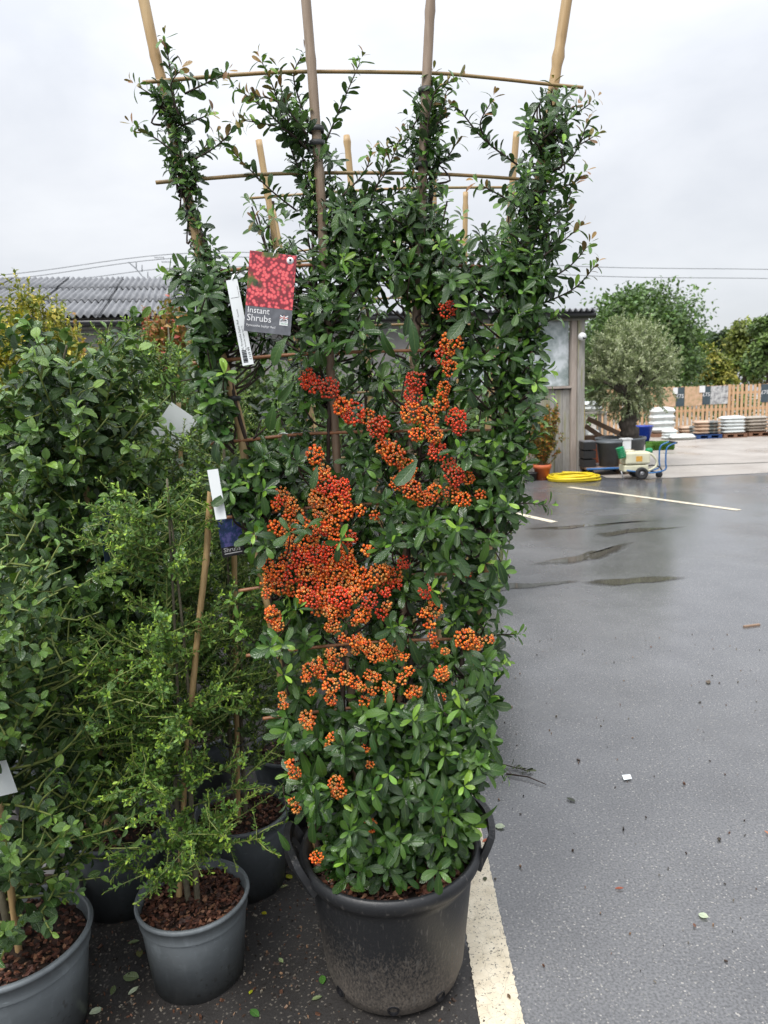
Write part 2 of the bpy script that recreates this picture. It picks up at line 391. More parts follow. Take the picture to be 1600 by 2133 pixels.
# ------------------------------------------------------------------ foliage system
def template(kind):
    if kind == 'pyr':
        t = np.array([0, .12, .35, .65, .88, 1]); w = np.array([.016, .055, .130, .178, .140, .035])
    elif kind == 'oval':
        t = np.array([0, .10, .32, .62, .87, 1]); w = np.array([.015, .11, .265, .285, .165, .02])
    elif kind == 'small':
        t = np.array([0, .4, .8, 1]); w = np.array([.03, .17, .19, .05])
    elif kind == 'olive':
        t = np.array([0, .5, 1]); w = np.array([.03, .12, .02])
    else:
        t = np.array([0, .5, 1]); w = np.array([.05, .34, .04])
    mid = kind in ('pyr', 'oval')
    res = []
    for curl, fold, bend, wv in ((.10, .18, .05, 1.0), (.30, .30, -.07, .9), (-.10, .25, .10, 1.08), (.55, .15, -.04, 1.0), (.22, .45, .14, .82), (.38, .10, -.12, 1.15)):
        v = []; uv = []
        for ti, wi in zip(t, w):
            zc = -curl * ti * ti; yc = ti * (1 - abs(curl) * .25 * ti)
            for u in ((-1, 0, 1) if mid else (-1, 1)):
                v.append((u * wi * wv + bend * ti * ti, yc, zc + (fold * (1.5 if kind == 'oval' else 1.2) * wi * (1 + .3 * u * bend * 8) if u else 0))); uv.append((u, ti, 0))
        k = 3 if mid else 2
        f = [(i * k + j, i * k + j + 1, (i + 1) * k + j + 1, (i + 1) * k + j) for i in range(len(t) - 1) for j in range(k - 1)]
        res.append((np.array(v), np.array(uv), np.array(f)))
    return res
TPL = {k: template(k) for k in ('pyr', 'oval', 'small', 'olive', 'tree')}

class Leaves:
    def __init__(s): s.p = []; s.d = []; s.n = []; s.l = []; s.w = []; s.c = []
    def add(s, p, d, n, l, w, c):
        s.p.append(p); s.d.append(d); s.n.append(n); s.l.append(l); s.w.append(w); s.c.append(c)
    def arrays(s):
        P = np.array(s.p, float); D = np.array(s.d, float); Nn = np.array(s.n, float)
        D /= np.linalg.norm(D, axis=1, keepdims=True) + 1e-9
        X = np.cross(D, Nn); X /= np.linalg.norm(X, axis=1, keepdims=True) + 1e-9
        Z = np.cross(X, D)
        return P, D, X, Z, np.array(s.l, float), np.array(s.w, float)

def unit(v):
    v = np.asarray(v, float); return v / (math.sqrt(v[0] * v[0] + v[1] * v[1] + v[2] * v[2]) + 1e-9)
def cross(a, b):
    return np.array([a[1] * b[2] - a[2] * b[1], a[2] * b[0] - a[0] * b[2], a[0] * b[1] - a[1] * b[0]])
def perp(a):
    return unit((a[1], -a[0], 0.0) if abs(a[2]) < .9 else (0.0, a[2], -a[1]))

def rosette(L, p, axis, n, l0, l1, pal, young=None, w=1.0):
    axis = unit(axis); e1 = perp(axis); e2 = cross(axis, e1); ph = RNG.rand() * 6.28
    for k in range(n):
        f = k / max(1, n - 1)
        el = rad(88 - 55 * f) + RNG.randn() * .16
        a = ph + k * 2.399 + RNG.randn() * .15
        r = e1 * math.cos(a) + e2 * math.sin(a)
        d = axis * math.cos(el) + r * math.sin(el) + np.array([0, 0, -.10]) * (1 - f)
        nn = axis * math.sin(el) - r * math.cos(el) * .8 + np.array([0, -.1, .35])
        ln = (l1 + (l0 - l1) * f) * (.8 + .4 * RNG.rand())
        c = pal[RNG.randint(len(pal))]
        if young is not None and f > .55: c = young[RNG.randint(len(young))]
        L.add(p + r * .002 + axis * (.004 * k), d, nn, ln, w * (.85 + .35 * RNG.rand()), c)

def resample(pts, step):
    pts = np.array(pts, float); seg = np.linalg.norm(np.diff(pts, axis=0), axis=1); s = np.concatenate([[0], np.cumsum(seg)])
    q = np.arange(0, s[-1], step)
    return np.stack([np.interp(q, s, pts[:, i]) for i in range(3)], 1), q / max(s[-1], 1e-6)
def smooth_poly(pts, n=10):
    pts = [Vector(p) for p in pts]; res = []
    for i in range(len(pts) - 1):
        p0 = pts[max(i - 1, 0)]; p1 = pts[i]; p2 = pts[i + 1]; p3 = pts[min(i + 2, len(pts) - 1)]
        for k in range(n):
            t = k / n
            res.append(.5 * ((2 * p1) + (p2 - p0) * t + (2 * p0 - 5 * p1 + 4 * p2 - p3) * t * t + (3 * p1 - p0 - 3 * p2 + p3) * t ** 3))
    res.append(pts[-1]); return res

def shoot(L, pts, step, l0, l1, pal, young, ang=55, per=1, w=1.0, start=0.0, up=.25, nrand=.35):
    q, f = resample(pts, step)
    if len(q) < 2: return
    T = np.gradient(q, axis=0); T /= np.linalg.norm(T, axis=1, keepdims=True) + 1e-9
    ph = RNG.rand() * 6.28
    for i in range(len(q)):
        if f[i] < start: continue
        t = T[i]; e1 = perp(t); e2 = cross(t, e1)
        for j in range(per):
            a = ph + i * 2.4 + j * 6.28 / per + RNG.randn() * .25
            r = e1 * math.cos(a) + e2 * math.sin(a); an = rad(ang * (1 - .35 * f[i])) + RNG.randn() * .15
            d = t * math.cos(an) + r * math.sin(an) + np.array([0, 0, up * .4])
            nn = t * math.sin(an) - r * math.cos(an) + np.array([0, 0, up]) + RNG.randn(3) * nrand
            ln = (l0 + (l1 - l0) * f[i]) * (.75 + .5 * RNG.rand())
            c = pal[RNG.randint(len(pal))]
            if young is not None and RNG.rand() < (f[i] - .62) * 2.6: c = young[RNG.randint(len(young))]
            L.add(q[i], d, nn, ln, w * (.85 + .3 * RNG.rand()), c)

_leafmesh = {}
def leaf_part_mesh(kind, k, c, mat):
    key = (kind, k, tuple(np.round(c, 3)), mat)
    if key not in _leafmesh:
        v, uv, f = TPL[kind][k]
        me = bpy.data.meshes.new('leaf'); me.from_pydata(v.tolist(), [], f.tolist())
        me.attributes.new('Col', 'FLOAT_COLOR', 'POINT').data.foreach_set('color', np.tile(np.append(np.array(c), 1.0), len(v)).astype(np.float32))
        me.attributes.new('LeafUV', 'FLOAT_VECTOR', 'POINT').data.foreach_set('vector', uv.astype(np.float32).ravel())
        me.polygons.foreach_set('use_smooth', [True] * len(me.polygons)); me.materials.append(MAT[mat]); _leafmesh[key] = me
    return _leafmesh[key]

def grow(L, owner, kind, mat, n_parts=0, name='foliage', cell=8, world=True, jit=.22):
    """the leaves of one plant: those that show largest become parts, the rest one part of kind stuff"""
    P, D, X, Z, ln, ws = L.arrays(); C = np.array(L.c, float); n = len(P)
    kidx = RNG.randint(0, 6, n); off = np.array(owner.location) if world else np.zeros(3)
    part = np.zeros(n, bool)
    if n_parts:
        ids = []; cells = []; dep = []
        for tt in (.2, .4, .6, .8):
            for uu in (-.1, 0, .1):
                x, y, z = project(P + D * (ln * tt)[:, None] + X * (ln * uu)[:, None])
                ok = (x > 0) & (x < 1600) & (y > 0) & (y < 2133)
                ids.append(np.nonzero(ok)[0]); cells.append(((y // cell) * 400 + x // cell)[ok].astype(int)); dep.append(z[ok])
        ids = np.concatenate(ids); cells = np.concatenate(cells); dep = np.concatenate(dep)
        o = np.argsort(dep); _, first = np.unique(cells[o], return_index=True)
        score = np.bincount(ids[o][first], minlength=n)
        part[np.argsort(-score)[:n_parts]] = True; part &= score > 0
    for i in np.nonzero(part)[0]:
        o = bpy.data.objects.new('leaf', leaf_part_mesh(kind, int(kidx[i]), C[i], mat)); link(o, owner)
        M = Matrix.Identity(4); p = P[i] - off
        for r in range(3):
            M[r][0] = X[i][r] * ln[i] * ws[i]; M[r][1] = D[i][r] * ln[i]; M[r][2] = Z[i][r] * ln[i]; M[r][3] = p[r]
        o.matrix_basis = M
    VV = []; FF = []; CC = []; UU = []; base = 0
    for k in range(6):
        sel = np.nonzero(~part & (kidx == k))[0]
        if not len(sel): continue
        v, uv, f = TPL[kind][k]; nv = len(v)
        A = (P[sel] - off)[:, None, :] + ln[sel][:, None, None] * (X[sel][:, None, :] * (v[None, :, 0:1] * ws[sel][:, None, None]) + D[sel][:, None, :] * v[None, :, 1:2] + Z[sel][:, None, :] * v[None, :, 2:3])
        VV.append(A.reshape(-1, 3)); FF.append((f[None] + (base + np.arange(len(sel)) * nv)[:, None, None]).reshape(-1, 4)); base += len(sel) * nv
        cj = np.clip(C[sel] * (1 + jit * RNG.randn(len(sel), 1)) , .004, 1); CC.append(np.repeat(cj, nv, 0)); UU.append(np.tile(uv, (len(sel), 1)))
    if not VV: return None
    VV = np.concatenate(VV); FF = np.concatenate(FF); CC = np.concatenate(CC); UU = np.concatenate(UU)
    me = bpy.data.meshes.new(name); me.vertices.add(len(VV)); me.vertices.foreach_set('co', VV.astype(np.float32).ravel())
    me.loops.add(FF.size); me.loops.foreach_set('vertex_index', FF.astype(np.int32).ravel())
    me.polygons.add(len(FF)); me.polygons.foreach_set('loop_start', np.arange(0, FF.size, 4, dtype=np.int32))
    me.polygons.foreach_set('use_smooth', np.ones(len(FF), bool)); me.update(calc_edges=True)
    me.attributes.new('Col', 'FLOAT_COLOR', 'POINT').data.foreach_set('color', np.concatenate([CC, np.ones((len(CC), 1))], 1).astype(np.float32).ravel())
    me.attributes.new('LeafUV', 'FLOAT_VECTOR', 'POINT').data.foreach_set('vector', UU.astype(np.float32).ravel())
    me.materials.append(MAT[mat])
    return tag(link(bpy.data.objects.new(name, me), owner), kind='stuff')

# ================================================================== SETTING
g = MB(); g.add([(-300, -300, 0), (300, -300, 0), (300, 600, 0), (-300, 600, 0)], [(0, 1, 2, 3)])
struct(g, 'car_park_ground', 'asphalt', 'wet dark asphalt of the car park')
# pale concrete yard beyond the asphalt
ed = [gnd(1345, 998), gnd(1450, 993), gnd(1600, 985)]
pts = [(3.7, 12.25)] + [(e[0], e[1]) for e in ed] + [(12, 12.3), (40, 13.0), (40, 60), (3.7, 60)]
pts[0] = (3.75, ed[0][1] + .35)
struct(MB().add([(x, y, .004) for x, y in pts], [tuple(range(len(pts)))]), 'concrete_yard', 'conc', 'pale concrete yard in front of the picket fence')
# expansion joint of the slab
ja, jb = gnd(1375, 972), gnd(1640, 966)
struct(MB().add([(ja[0], ja[1], .008), (jb[0] + 4, jb[1] + .1, .008), (jb[0] + 4, jb[1] + .19, .008), (ja[0], ja[1] + .07, .008)], [(0, 1, 2, 3)]), 'slab_joint', plain('joint_dirt', (.07, .065, .05), .8, .4, 30))

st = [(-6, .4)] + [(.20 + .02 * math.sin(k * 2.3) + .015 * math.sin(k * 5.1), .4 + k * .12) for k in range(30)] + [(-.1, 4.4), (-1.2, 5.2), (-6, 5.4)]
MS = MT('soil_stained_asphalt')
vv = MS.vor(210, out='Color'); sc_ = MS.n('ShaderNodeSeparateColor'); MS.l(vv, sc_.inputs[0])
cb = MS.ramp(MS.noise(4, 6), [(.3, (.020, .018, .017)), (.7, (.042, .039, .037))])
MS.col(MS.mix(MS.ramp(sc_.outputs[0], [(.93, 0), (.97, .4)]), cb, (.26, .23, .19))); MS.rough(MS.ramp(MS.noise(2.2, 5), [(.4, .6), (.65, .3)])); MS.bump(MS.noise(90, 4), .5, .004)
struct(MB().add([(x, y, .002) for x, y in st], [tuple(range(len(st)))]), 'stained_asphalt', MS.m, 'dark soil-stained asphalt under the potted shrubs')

def stripe(name, a, b, width, label, z=.004, n=60, jag=.006):
    a = Vector((a[0], a[1])); b = Vector((b[0], b[1])); t = (b - a).normalized(); nn = Vector((-t.y, t.x)); mb = MB(); vs = []
    for i in range(n + 1):
        p = a.lerp(b, i / n)
        for s in (-1, 1):
            q = p + nn * (s * (width / 2 + jag * (mnoise.noise(Vector((i * .9, s * 5, 0))) + .6 * (random.random() - .5))))
            vs.append((q.x, q.y, z))
    mb.add(vs, [(2 * i, 2 * i + 1, 2 * i + 3, 2 * i + 2) for i in range(n)])
    return struct(mb, name, 'paint', label)
stripe('bay_line', (.245, .9), (.262, 3.6), .112, 'cream painted bay line running past the black pot', n=260, jag=.005)
a, b = gnd(1040, 1062), gnd(1155, 1088); stripe('bay_line', a, b, .10, 'short cream bay line seen beside the leaves', n=40)
a, b = gnd(1185, 1015), gnd(1540, 1063); stripe('bay_line', a, b, .10, 'long thin cream bay line crossing the wet asphalt', n=60)

def puddle(poly, label):
    c = [gnd(x, y) for x, y in poly]; mb = MB(); n = len(c); vs = []
    sm = smooth_poly([(p[0], p[1], .003) for p in c] + [(c[0][0], c[0][1], .003)], 8)[:-1]
    sm = [(p.x + .05 * mnoise.noise(p * 5), p.y + .12 * mnoise.noise(p * 3 + Vector((9, 0, 0))), .003) for p in sm]
    cen = np.mean(np.array(sm), 0)
    k_ = len(sm); inner = [tuple(np.array(p) * .55 + cen * .45) for p in sm]
    mb.add([tuple(cen)] + inner + sm, [(0, 1 + i, 1 + (i + 1) % k_) for i in range(k_)] + [(1 + i, 1 + k_ + i, 1 + k_ + (i + 1) % k_, 1 + (i + 1) % k_) for i in range(k_)])
    mb.c = [(1, 1, 1)] * (k_ + 1) + [(0, 0, 0)] * k_
    struct(mb, 'puddle', 'water', label)
puddle([(1195, 1213), (1250, 1204), (1330, 1199), (1432, 1200), (1400, 1211), (1330, 1218), (1250, 1222)], 'long dark puddle on the asphalt')
puddle([(1000, 1222), (1040, 1211), (1110, 1211), (1190, 1205), (1200, 1214), (1120, 1224), (1010, 1236)], 'puddle just right of the tall shrub')
puddle([(1090, 1178), (1150, 1167), (1230, 1150), (1320, 1128), (1310, 1140), (1235, 1168), (1160, 1178)], 'middle puddle on the asphalt')
puddle([(1240, 1112), (1330, 1101), (1440, 1096), (1380, 1103), (1300, 1112), (1250, 1120)], 'narrow far puddle on the asphalt')
puddle([(1080, 1102), (1200, 1096), (1390, 1082), (1300, 1090), (1160, 1104)], 'thin streak of water near the bay lines')

# ================================================================== BUILDING (long shed)
bx0 = gnd(1214, 985)
shed = thing('long_shed', 'long low shed with corrugated grey roof, dirty window and weathered boards', 'shed', (bx0[0], bx0[1], 0), rad(13))
LEN, DEP, EAVE, RIDGE = 13.5, 8.2, 2.74, 3.85
boxpart('block_wall', (-7.9, .11, EAVE / 2), (11.0, .18, EAVE), 'block', shed)
boxpart('end_wall', (-.10, DEP / 2 + .2, EAVE / 2 - .2), (.18, DEP - .3, EAVE - .4), 'block', shed)
boxpart('rear_wall', (-LEN / 2, DEP, EAVE / 2), (LEN, .18, EAVE), 'block', shed)
boxpart('end_wall', (-LEN + .1, DEP / 2, EAVE / 2), (.18, DEP - .3, EAVE), 'block', shed)
# boarded bay with window at the right corner
x = -.24
wz0, wz1 = 1.50, 2.66
for k in range(14):                                   # vertical boards below the window
    boxpart('board', (x - .07 - k * .146, .05 + random.uniform(-.004, .004), wz0 / 2 - .01), (.138, .03, wz0 - .02 + random.uniform(-.02, .02)), 'board', shed)
boxpart('corner_post', (-.065, .02, 1.33), (.13, .14, 2.66), 'board', shed, bevel=.006)
boxpart('corner_board', (-.185, .03, 1.33), (.10, .10, 2.66), 'frame', shed, bevel=.005)
boxpart('sill', (-1.27, .02, wz0 + .02), (2.06, .10, .04), 'frame', shed, bevel=.005)
for k in range(2):
    w_ = boxpart('window', (-.255 - .5 - k * 1.03, .06, (wz0 + wz1) / 2 + .02), (1.0, .012, wz1 - wz0 - .05), 'glass', shed)
    boxpart('frame', (-.255 - 1.015 - k * 1.03, .045, (wz0 + wz1) / 2 + .02), (.035, .05, wz1 - wz0 - .04), 'frame', w_)
boxpart('fascia', (-LEN / 2, -.06, EAVE - .02), (LEN + .1, .03, .16), 'board', shed)
mb = MB(); gp = [(-LEN, -.16, EAVE - .02), (.12, -.16, EAVE - .02)]; mb.tube(gp, .055, 10); mb.build('gutter', 'gutter', shed)
# roof sheets
sw, rows, cols = 1.0, 3, 14
run = DEP / 2; sl = math.hypot(run, RIDGE - EAVE); pitch_ = math.atan2(RIDGE - EAVE, run)
shl = sl / rows + .16
mb = MB(); nx = 10 * 8
for j in (0, 1):
    for i in range(nx + 1):
        ph = i / 8 * 2 * math.pi
        mb.v.append(((i / nx) * 1.05, j * shl, .026 * math.cos(ph) + .030)); mb.c.append((.5, .5, .5))
for j in (0, 1):
    for i in range(nx + 1):
        ph = i / 8 * 2 * math.pi
        mb.v.append(((i / nx) * 1.05, j * shl, .026 * math.cos(ph) + .018)); mb.c.append((.5, .5, .5))
q = nx + 1
mb.f += [(i, i + 1, q + i + 1, q + i) for i in range(nx)] + [(2 * q + i, 3 * q + i, 3 * q + i + 1, 2 * q + i + 1) for i in range(nx)]
mb.f += [(i, 2 * q + i, 2 * q + i + 1, i + 1) for i in range(nx)] + [(q + i, q + i + 1, 3 * q + i + 1, 3 * q + i) for i in range(nx)]
proto = None
for r in range(rows):
    for c in range(cols):
        o = mb.build('roof_sheet', 'roof', shed) if proto is None else proto.copy()
        if proto is None: proto = o
        else: link(o, shed)
        if c < 5: o.location = (.12 - (c + 1) * sw - .02, -.22 + r * 1.4, EAVE + .04 - r * .10 + r * .012 + (c % 2) * .004); o.rotation_euler = (-.07, 0, random.uniform(-.004, .004)); continue
        y0 = -.22 + r * (sl / rows) * math.cos(pitch_); z0 = EAVE + .05 + r * (sl / rows) * math.sin(pitch_) + r * .012
        o.location = (.12 - (c + 1) * sw - .02, y0, z0 + (c % 2) * .004); o.rotation_euler = (pitch_ - .006, random.uniform(-.003, .003), random.uniform(-.004, .004))
mb = MB(); mb.add([(-LEN - .1, run, RIDGE + .06), (-4.9, run, RIDGE + .06), (-4.9, DEP + .3, EAVE), (-LEN - .1, DEP + .3, EAVE)], [(0, 1, 2, 3)]); MB().add([(-5.0, 0, EAVE - .02), (-5.0, DEP, EAVE - .02), (-5.0, run, RIDGE)], [(0, 1, 2)]).build('gable', 'block', shed, smooth=False); mb.build('rear_roof', 'roof', shed)
# camera on the corner
p = shed.matrix_basis @ Vector((-.09, -.06, 2.36))
cc = thing('security_camera', 'small round white security camera on the shed corner', 'camera', (p.x, p.y - .02, p.z))
MB().lathe([(.0, 0), (.05, 0), (.055, .03), (.05, .06), (0, .06)], 16).build('bracket', 'white', cc).rotation_euler = (rad(90), 0, 0)
mb = MB(); mb.lathe([(0, -.05), (.045, -.045), (.07, -.01), (.07, .03), (.05, .06), (0, .07)], 18); mb.build('housing', 'white', cc, loc=(0, -.06, 0)).rotation_euler = (rad(70), 0, rad(25))
MB().lathe([(0, 0), (.034, 0), (.03, -.02), (0, -.02)], 14).build('lens', 'black', cc, loc=(.025, -.125, -.01)).rotation_euler = (rad(70), 0, rad(25))

# ================================================================== FENCE, BANNERS, PALLETS
fa, fb = gnd(1235, 905), gnd(1700, 900)
fa = np.array([fa[0] - .2, 21.2, 0]); fb = np.array([14.2, 21.6, 0])
ang = math.atan2(fb[1] - fa[1], fb[0] - fa[0]); flen = float(np.linalg.norm(fb - fa))
fence = thing('picket_fence', 'new pale timber picket fence behind the stacked sacks', 'fence', fa, ang)
FH = 1.36
proto = None
for k in range(int(flen / .128)):
    if proto is None:
        proto = o = MB().box((0, 0, FH / 2), (.07, .02, FH)).build('picket', 'picket', fence, smooth=False)
    else: o = link(proto.copy(), fence)
    o.location = (k * .128 + random.uniform(-.006, .006), 0, random.uniform(-.012, .012)); o.rotation_euler = (0, random.uniform(-.006, .006), 0)
for z in (.18, .66, 1.12): boxpart('rail', (flen / 2, .036, z), (flen, .045, .07), 'picket', fence)
for k in range(0, int(flen / 1.8) + 1): boxpart('post', (.3 + k * 1.8, .10, .68), (.09, .08, 1.36), 'picket', fence)
def fx(px): # distance along the fence for a photo column
    q = at(px, 820, 21.3); return (q[0] - fa[0]) / math.cos(ang)
def onfence(x0, x1, z0, z1, name, label, cat, mat, letters=None, d=-.02):
    xa, xb = fx(x0), fx(x1)
    t = thing(name, label, cat, fence.matrix_basis @ Vector(((xa + xb) / 2, d, z0)), ang)
    boxpart('sheet', (0, 0, (z1 - z0) / 2), (xb - xa, .012, z1 - z0), mat, t)
    for (body, size, dx, dz, mt) in letters or []:
        text(body, size, mt, t, Matrix.Translation((dx, -.009, dz)) @ Matrix.Rotation(rad(90), 4, 'X'))
    return t
B0, B1 = .80, 1.34
pl = [('SAND', .085, -.115, .42, 'wprint'), ('£75', .15, -.12, .24, 'wprint'), ('per bag', .06, -.09, .14, 'wprint')]
pl = [('£75', .15, -.12, .24, 'wprint')]
onfence(1408, 1426, B0, B1, 'price_sign', 'slate price panel with white £75, nearest the olive tree', 'sign', 'panel', pl)
onfence(1426.6, 1464, B0, B1, 'picture_banner', 'sandy orange picture banner between two slate price panels', 'banner', 'pict')
onfence(1464.6, 1481, B0 + .02, B1, 'price_sign', 'slate price panel with white £75 between two picture banners', 'sign', 'panel', pl)
onfence(1481.6, 1519, B0 + .02, B1, 'picture_banner', 'grey stone picture banner at the right end of the row', 'banner', 'pictg')
onfence(1370, 1407.5, B0, B1, 'picture_banner', 'tan picture banner half hidden by the olive tree', 'banner', 'pict')
onfence(1590, 1606, B0 + .02, B1, 'price_sign', 'slate price panel cut by the right edge of the photo', 'sign', 'panel', pl)
onfence(1457, 1469, B1 - .17, B1 + .02, 'notice_card', 'small blank white card over the orange banner corner', 'card', 'white', d=-.04)
onfence(1401, 1411, B1 - .19, B1, 'notice_card', 'small blank white card beside the olive crown', 'card', 'white', d=-.04)

def pillow(w, d, h, seed, nx=10, ny=7):
    mb = MB(); rs = random.Random(seed); vs = []
    for side in (1, -1):
        for j in range(ny + 1):
            for i in range(nx + 1):
                u = i / nx * 2 - 1; v = j / ny * 2 - 1
                th = (1 - abs(u) ** 7) ** .5 * (1 - abs(v) ** 7) ** .5 * (.86 + .14 * (1 - u * u))
                wr = .30 * mnoise.noise(Vector((u * 3 + seed, v * 3, side)))
                vs.append((u * w / 2 * (1 - .03 * v * v), v * d / 2 * (1 - .03 * u * u), h / 2 + side * h / 2 * max(0, th * (1 + wr * (1 if side > 0 else .3)))))
    n = nx + 1; m_ = n * (ny + 1)
    fs = [(j * n + i, j * n + i + 1, (j + 1) * n + i + 1, (j + 1) * n + i) for j in range(ny) for i in range(nx)]
    fs += [tuple(m_ + k for k in q[::-1]) for q in fs]
    return mb.add(vs, fs)
def sack_stack(px, py, w, n, h, mat, where, kind, z0=0.0, d=.42, rz=0.0, n_side=1, Y=None):
    b = gnd(px, py) if Y is None else np.array([at(px, py, Y)[0], Y, 0])
    names = ['lowest', 'second', 'third', 'fourth', 'fifth', 'sixth', 'seventh']
    for k in range(n):
        o = pillow(w * random.uniform(.97, 1.03), d, h * 1.18, px + k * 7).build('sack', mat, loc=(b[0] + random.uniform(-.015, .015), b[1] + d / 2 + random.uniform(-.015, .015), z0 + k * h))
        o.rotation_euler = (random.uniform(-.02, .02), random.uniform(-.02, .02), rz + random.uniform(-.03, .03))
        tag(o, f'{kind}, {names[k]} from the bottom {where}' if k < n - 1 else f'{kind}, topmost {where}', 'sack', f'{kind}s {where}')
def pallet(px, py, w, mat, label, d=.5, Y=None):
    b = gnd(px, py) if Y is None else np.array([at(px, py, Y)[0], Y, 0])
    t = thing('pallet', label, 'pallet', (b[0], b[1] + d / 2 - .02, 0))
    for k in range(3):
        for s in (-1, 0, 1): boxpart('block', ((k - 1) * (w / 2 - .05), s * (d / 2 - .05), .055), (.09, .09, .065), mat, t)
    for s in (-1, 0, 1):
        boxpart('runner', (0, s * (d / 2 - .05), .012), (w, .08, .018), mat, t)
    for k in range(5): boxpart('deck_board', (0, -d / 2 + .045 + k * (d - .09) / 4, .098), (w, .085, .018), mat, t)
    return t
pallet(1478, 914, .66, 'pallet_b', 'blue painted pallet under tan and grey sacks'); sack_stack(1478, 914, .64, 4, .088, 'bagt', 'on the blue pallet', 'tan and grey sack', .11)
pallet(1532, 912, .62, 'pallet', 'brown pallet under the tall white sacks'); sack_stack(1532, 912, .60, 5, .088, 'bagw', 'on the brown pallet', 'white sack', .11)
pallet(1584, 909, .62, 'pallet', 'brown pallet at the right edge under mottled sacks'); sack_stack(1580, 909, .56, 5, .082, 'bagg', 'on the right-edge pallet', 'mottled grey sack', .11)
pallet(1636, 909, .62, 'pallet', 'brown pallet beyond the right edge under white sacks'); sack_stack(1636, 909, .56, 4, .085, 'bagw', 'on the pallet beyond the edge', 'white sack', .11)
sack_stack(1437, 909, .44, 3, .09, 'bagt', 'on the ground left of the blue pallet', 'tan sack', 0, .4, Y=20.3)
sack_stack(1427, 917, .62, 1, .13, 'bagw', 'lying alone left of the blue pallet', 'flat white sack'); sack_stack(1398, 916, .36, 3, .085, 'bagw', 'beside the green turf', 'white sack', 0, .32)

# ================================================================== OLIVE AND THE CLUTTER BY THE SHED
def rough_pot(t, r0, r1, h, mat, n=32, lip=.02, name='pot', soil='soil'):
    mb = MB(); mb.lathe([(0, 0), (r0, 0), (r1, h - lip * 2), (r1 + lip, h - lip * 2), (r1 + lip, h), (r1 - .004, h), (r1 - .012, h - .06), (0, h - .065)], n)
    o = mb.build(name, mat, t); 
    MB().disc((0, 0, h - .055), r1 - .012, n).build('soil', soil, t); return o
oy = 13.35; oc = at(1292, 950, oy)
olive = thing('olive_tree', 'round-crowned silver green olive tree in a big dark pot', 'tree', (oc[0], oy, 0))
rough_pot(olive, .36, .43, .58, 'pot_d')
tp = [oc + 0 for _ in range(1)]
tb = at(1308, 925, oy); tt_ = at(1312, 850, oy)
mb = MB(); q = []; 
for k in range(14):
    f = k / 13; q.append((tb[0] + (tt_[0] - tb[0]) * f + .03 * math.sin(f * 9), oy + .02 * math.cos(f * 7), .5 + f * (tt_[2] - .5)))
mb.tube(q, [.20 - .05 * math.sin(k / 13 * 3) + .025 * math.sin(k * 2.1) for k in range(14)], 12); 
cr_c = np.array(at(1312, 768, oy)); 
for k in range(9):
    a = k * .7; e = cr_c + np.array([.55 * math.cos(a), .5 * math.sin(a), .25 * math.sin(k * 2.3)])
    mb.tube(smooth_poly([q[-1], (Vector(q[-1]) + Vector(e)) / 2 + Vector((0, 0, .1)), e], 4), [.06 - .005 * i for i in range(9)], 6)
mb.build('trunk', 'bark', olive, world=True)
L = Leaves(); pal = [(.30, .35, .19), (.36, .40, .25), (.23, .28, .13), (.44, .47, .33), (.16, .20, .095)]
lump = [(cr_c + np.array([.0, 0, 0]), (.70, .62, .66))]
for k in range(820):
    v = unit(RNG.randn(3)); rr = (.35 + .65 * RNG.rand() ** .5)
    c0 = cr_c + v * rr * np.array([.74, .70, .76]) * (1 + .14 * mnoise.noise(Vector(v * 2.2)))
    if c0[2] < cr_c[2] - .74: continue
    tip = c0 + unit(v * .8 + np.array([0, 0, .8 if c0[2] > cr_c[2] - .3 else -.3]) + RNG.randn(3) * .4) * RNG.uniform(.15, .32)
    shoot(L, [c0, (c0 + tip) / 2 + RNG.randn(3) * .02, tip], .013, .07, .05, pal, None, 45, 2, 1.2)
grow(L, olive, 'olive', 'olive', 0, 'crown')

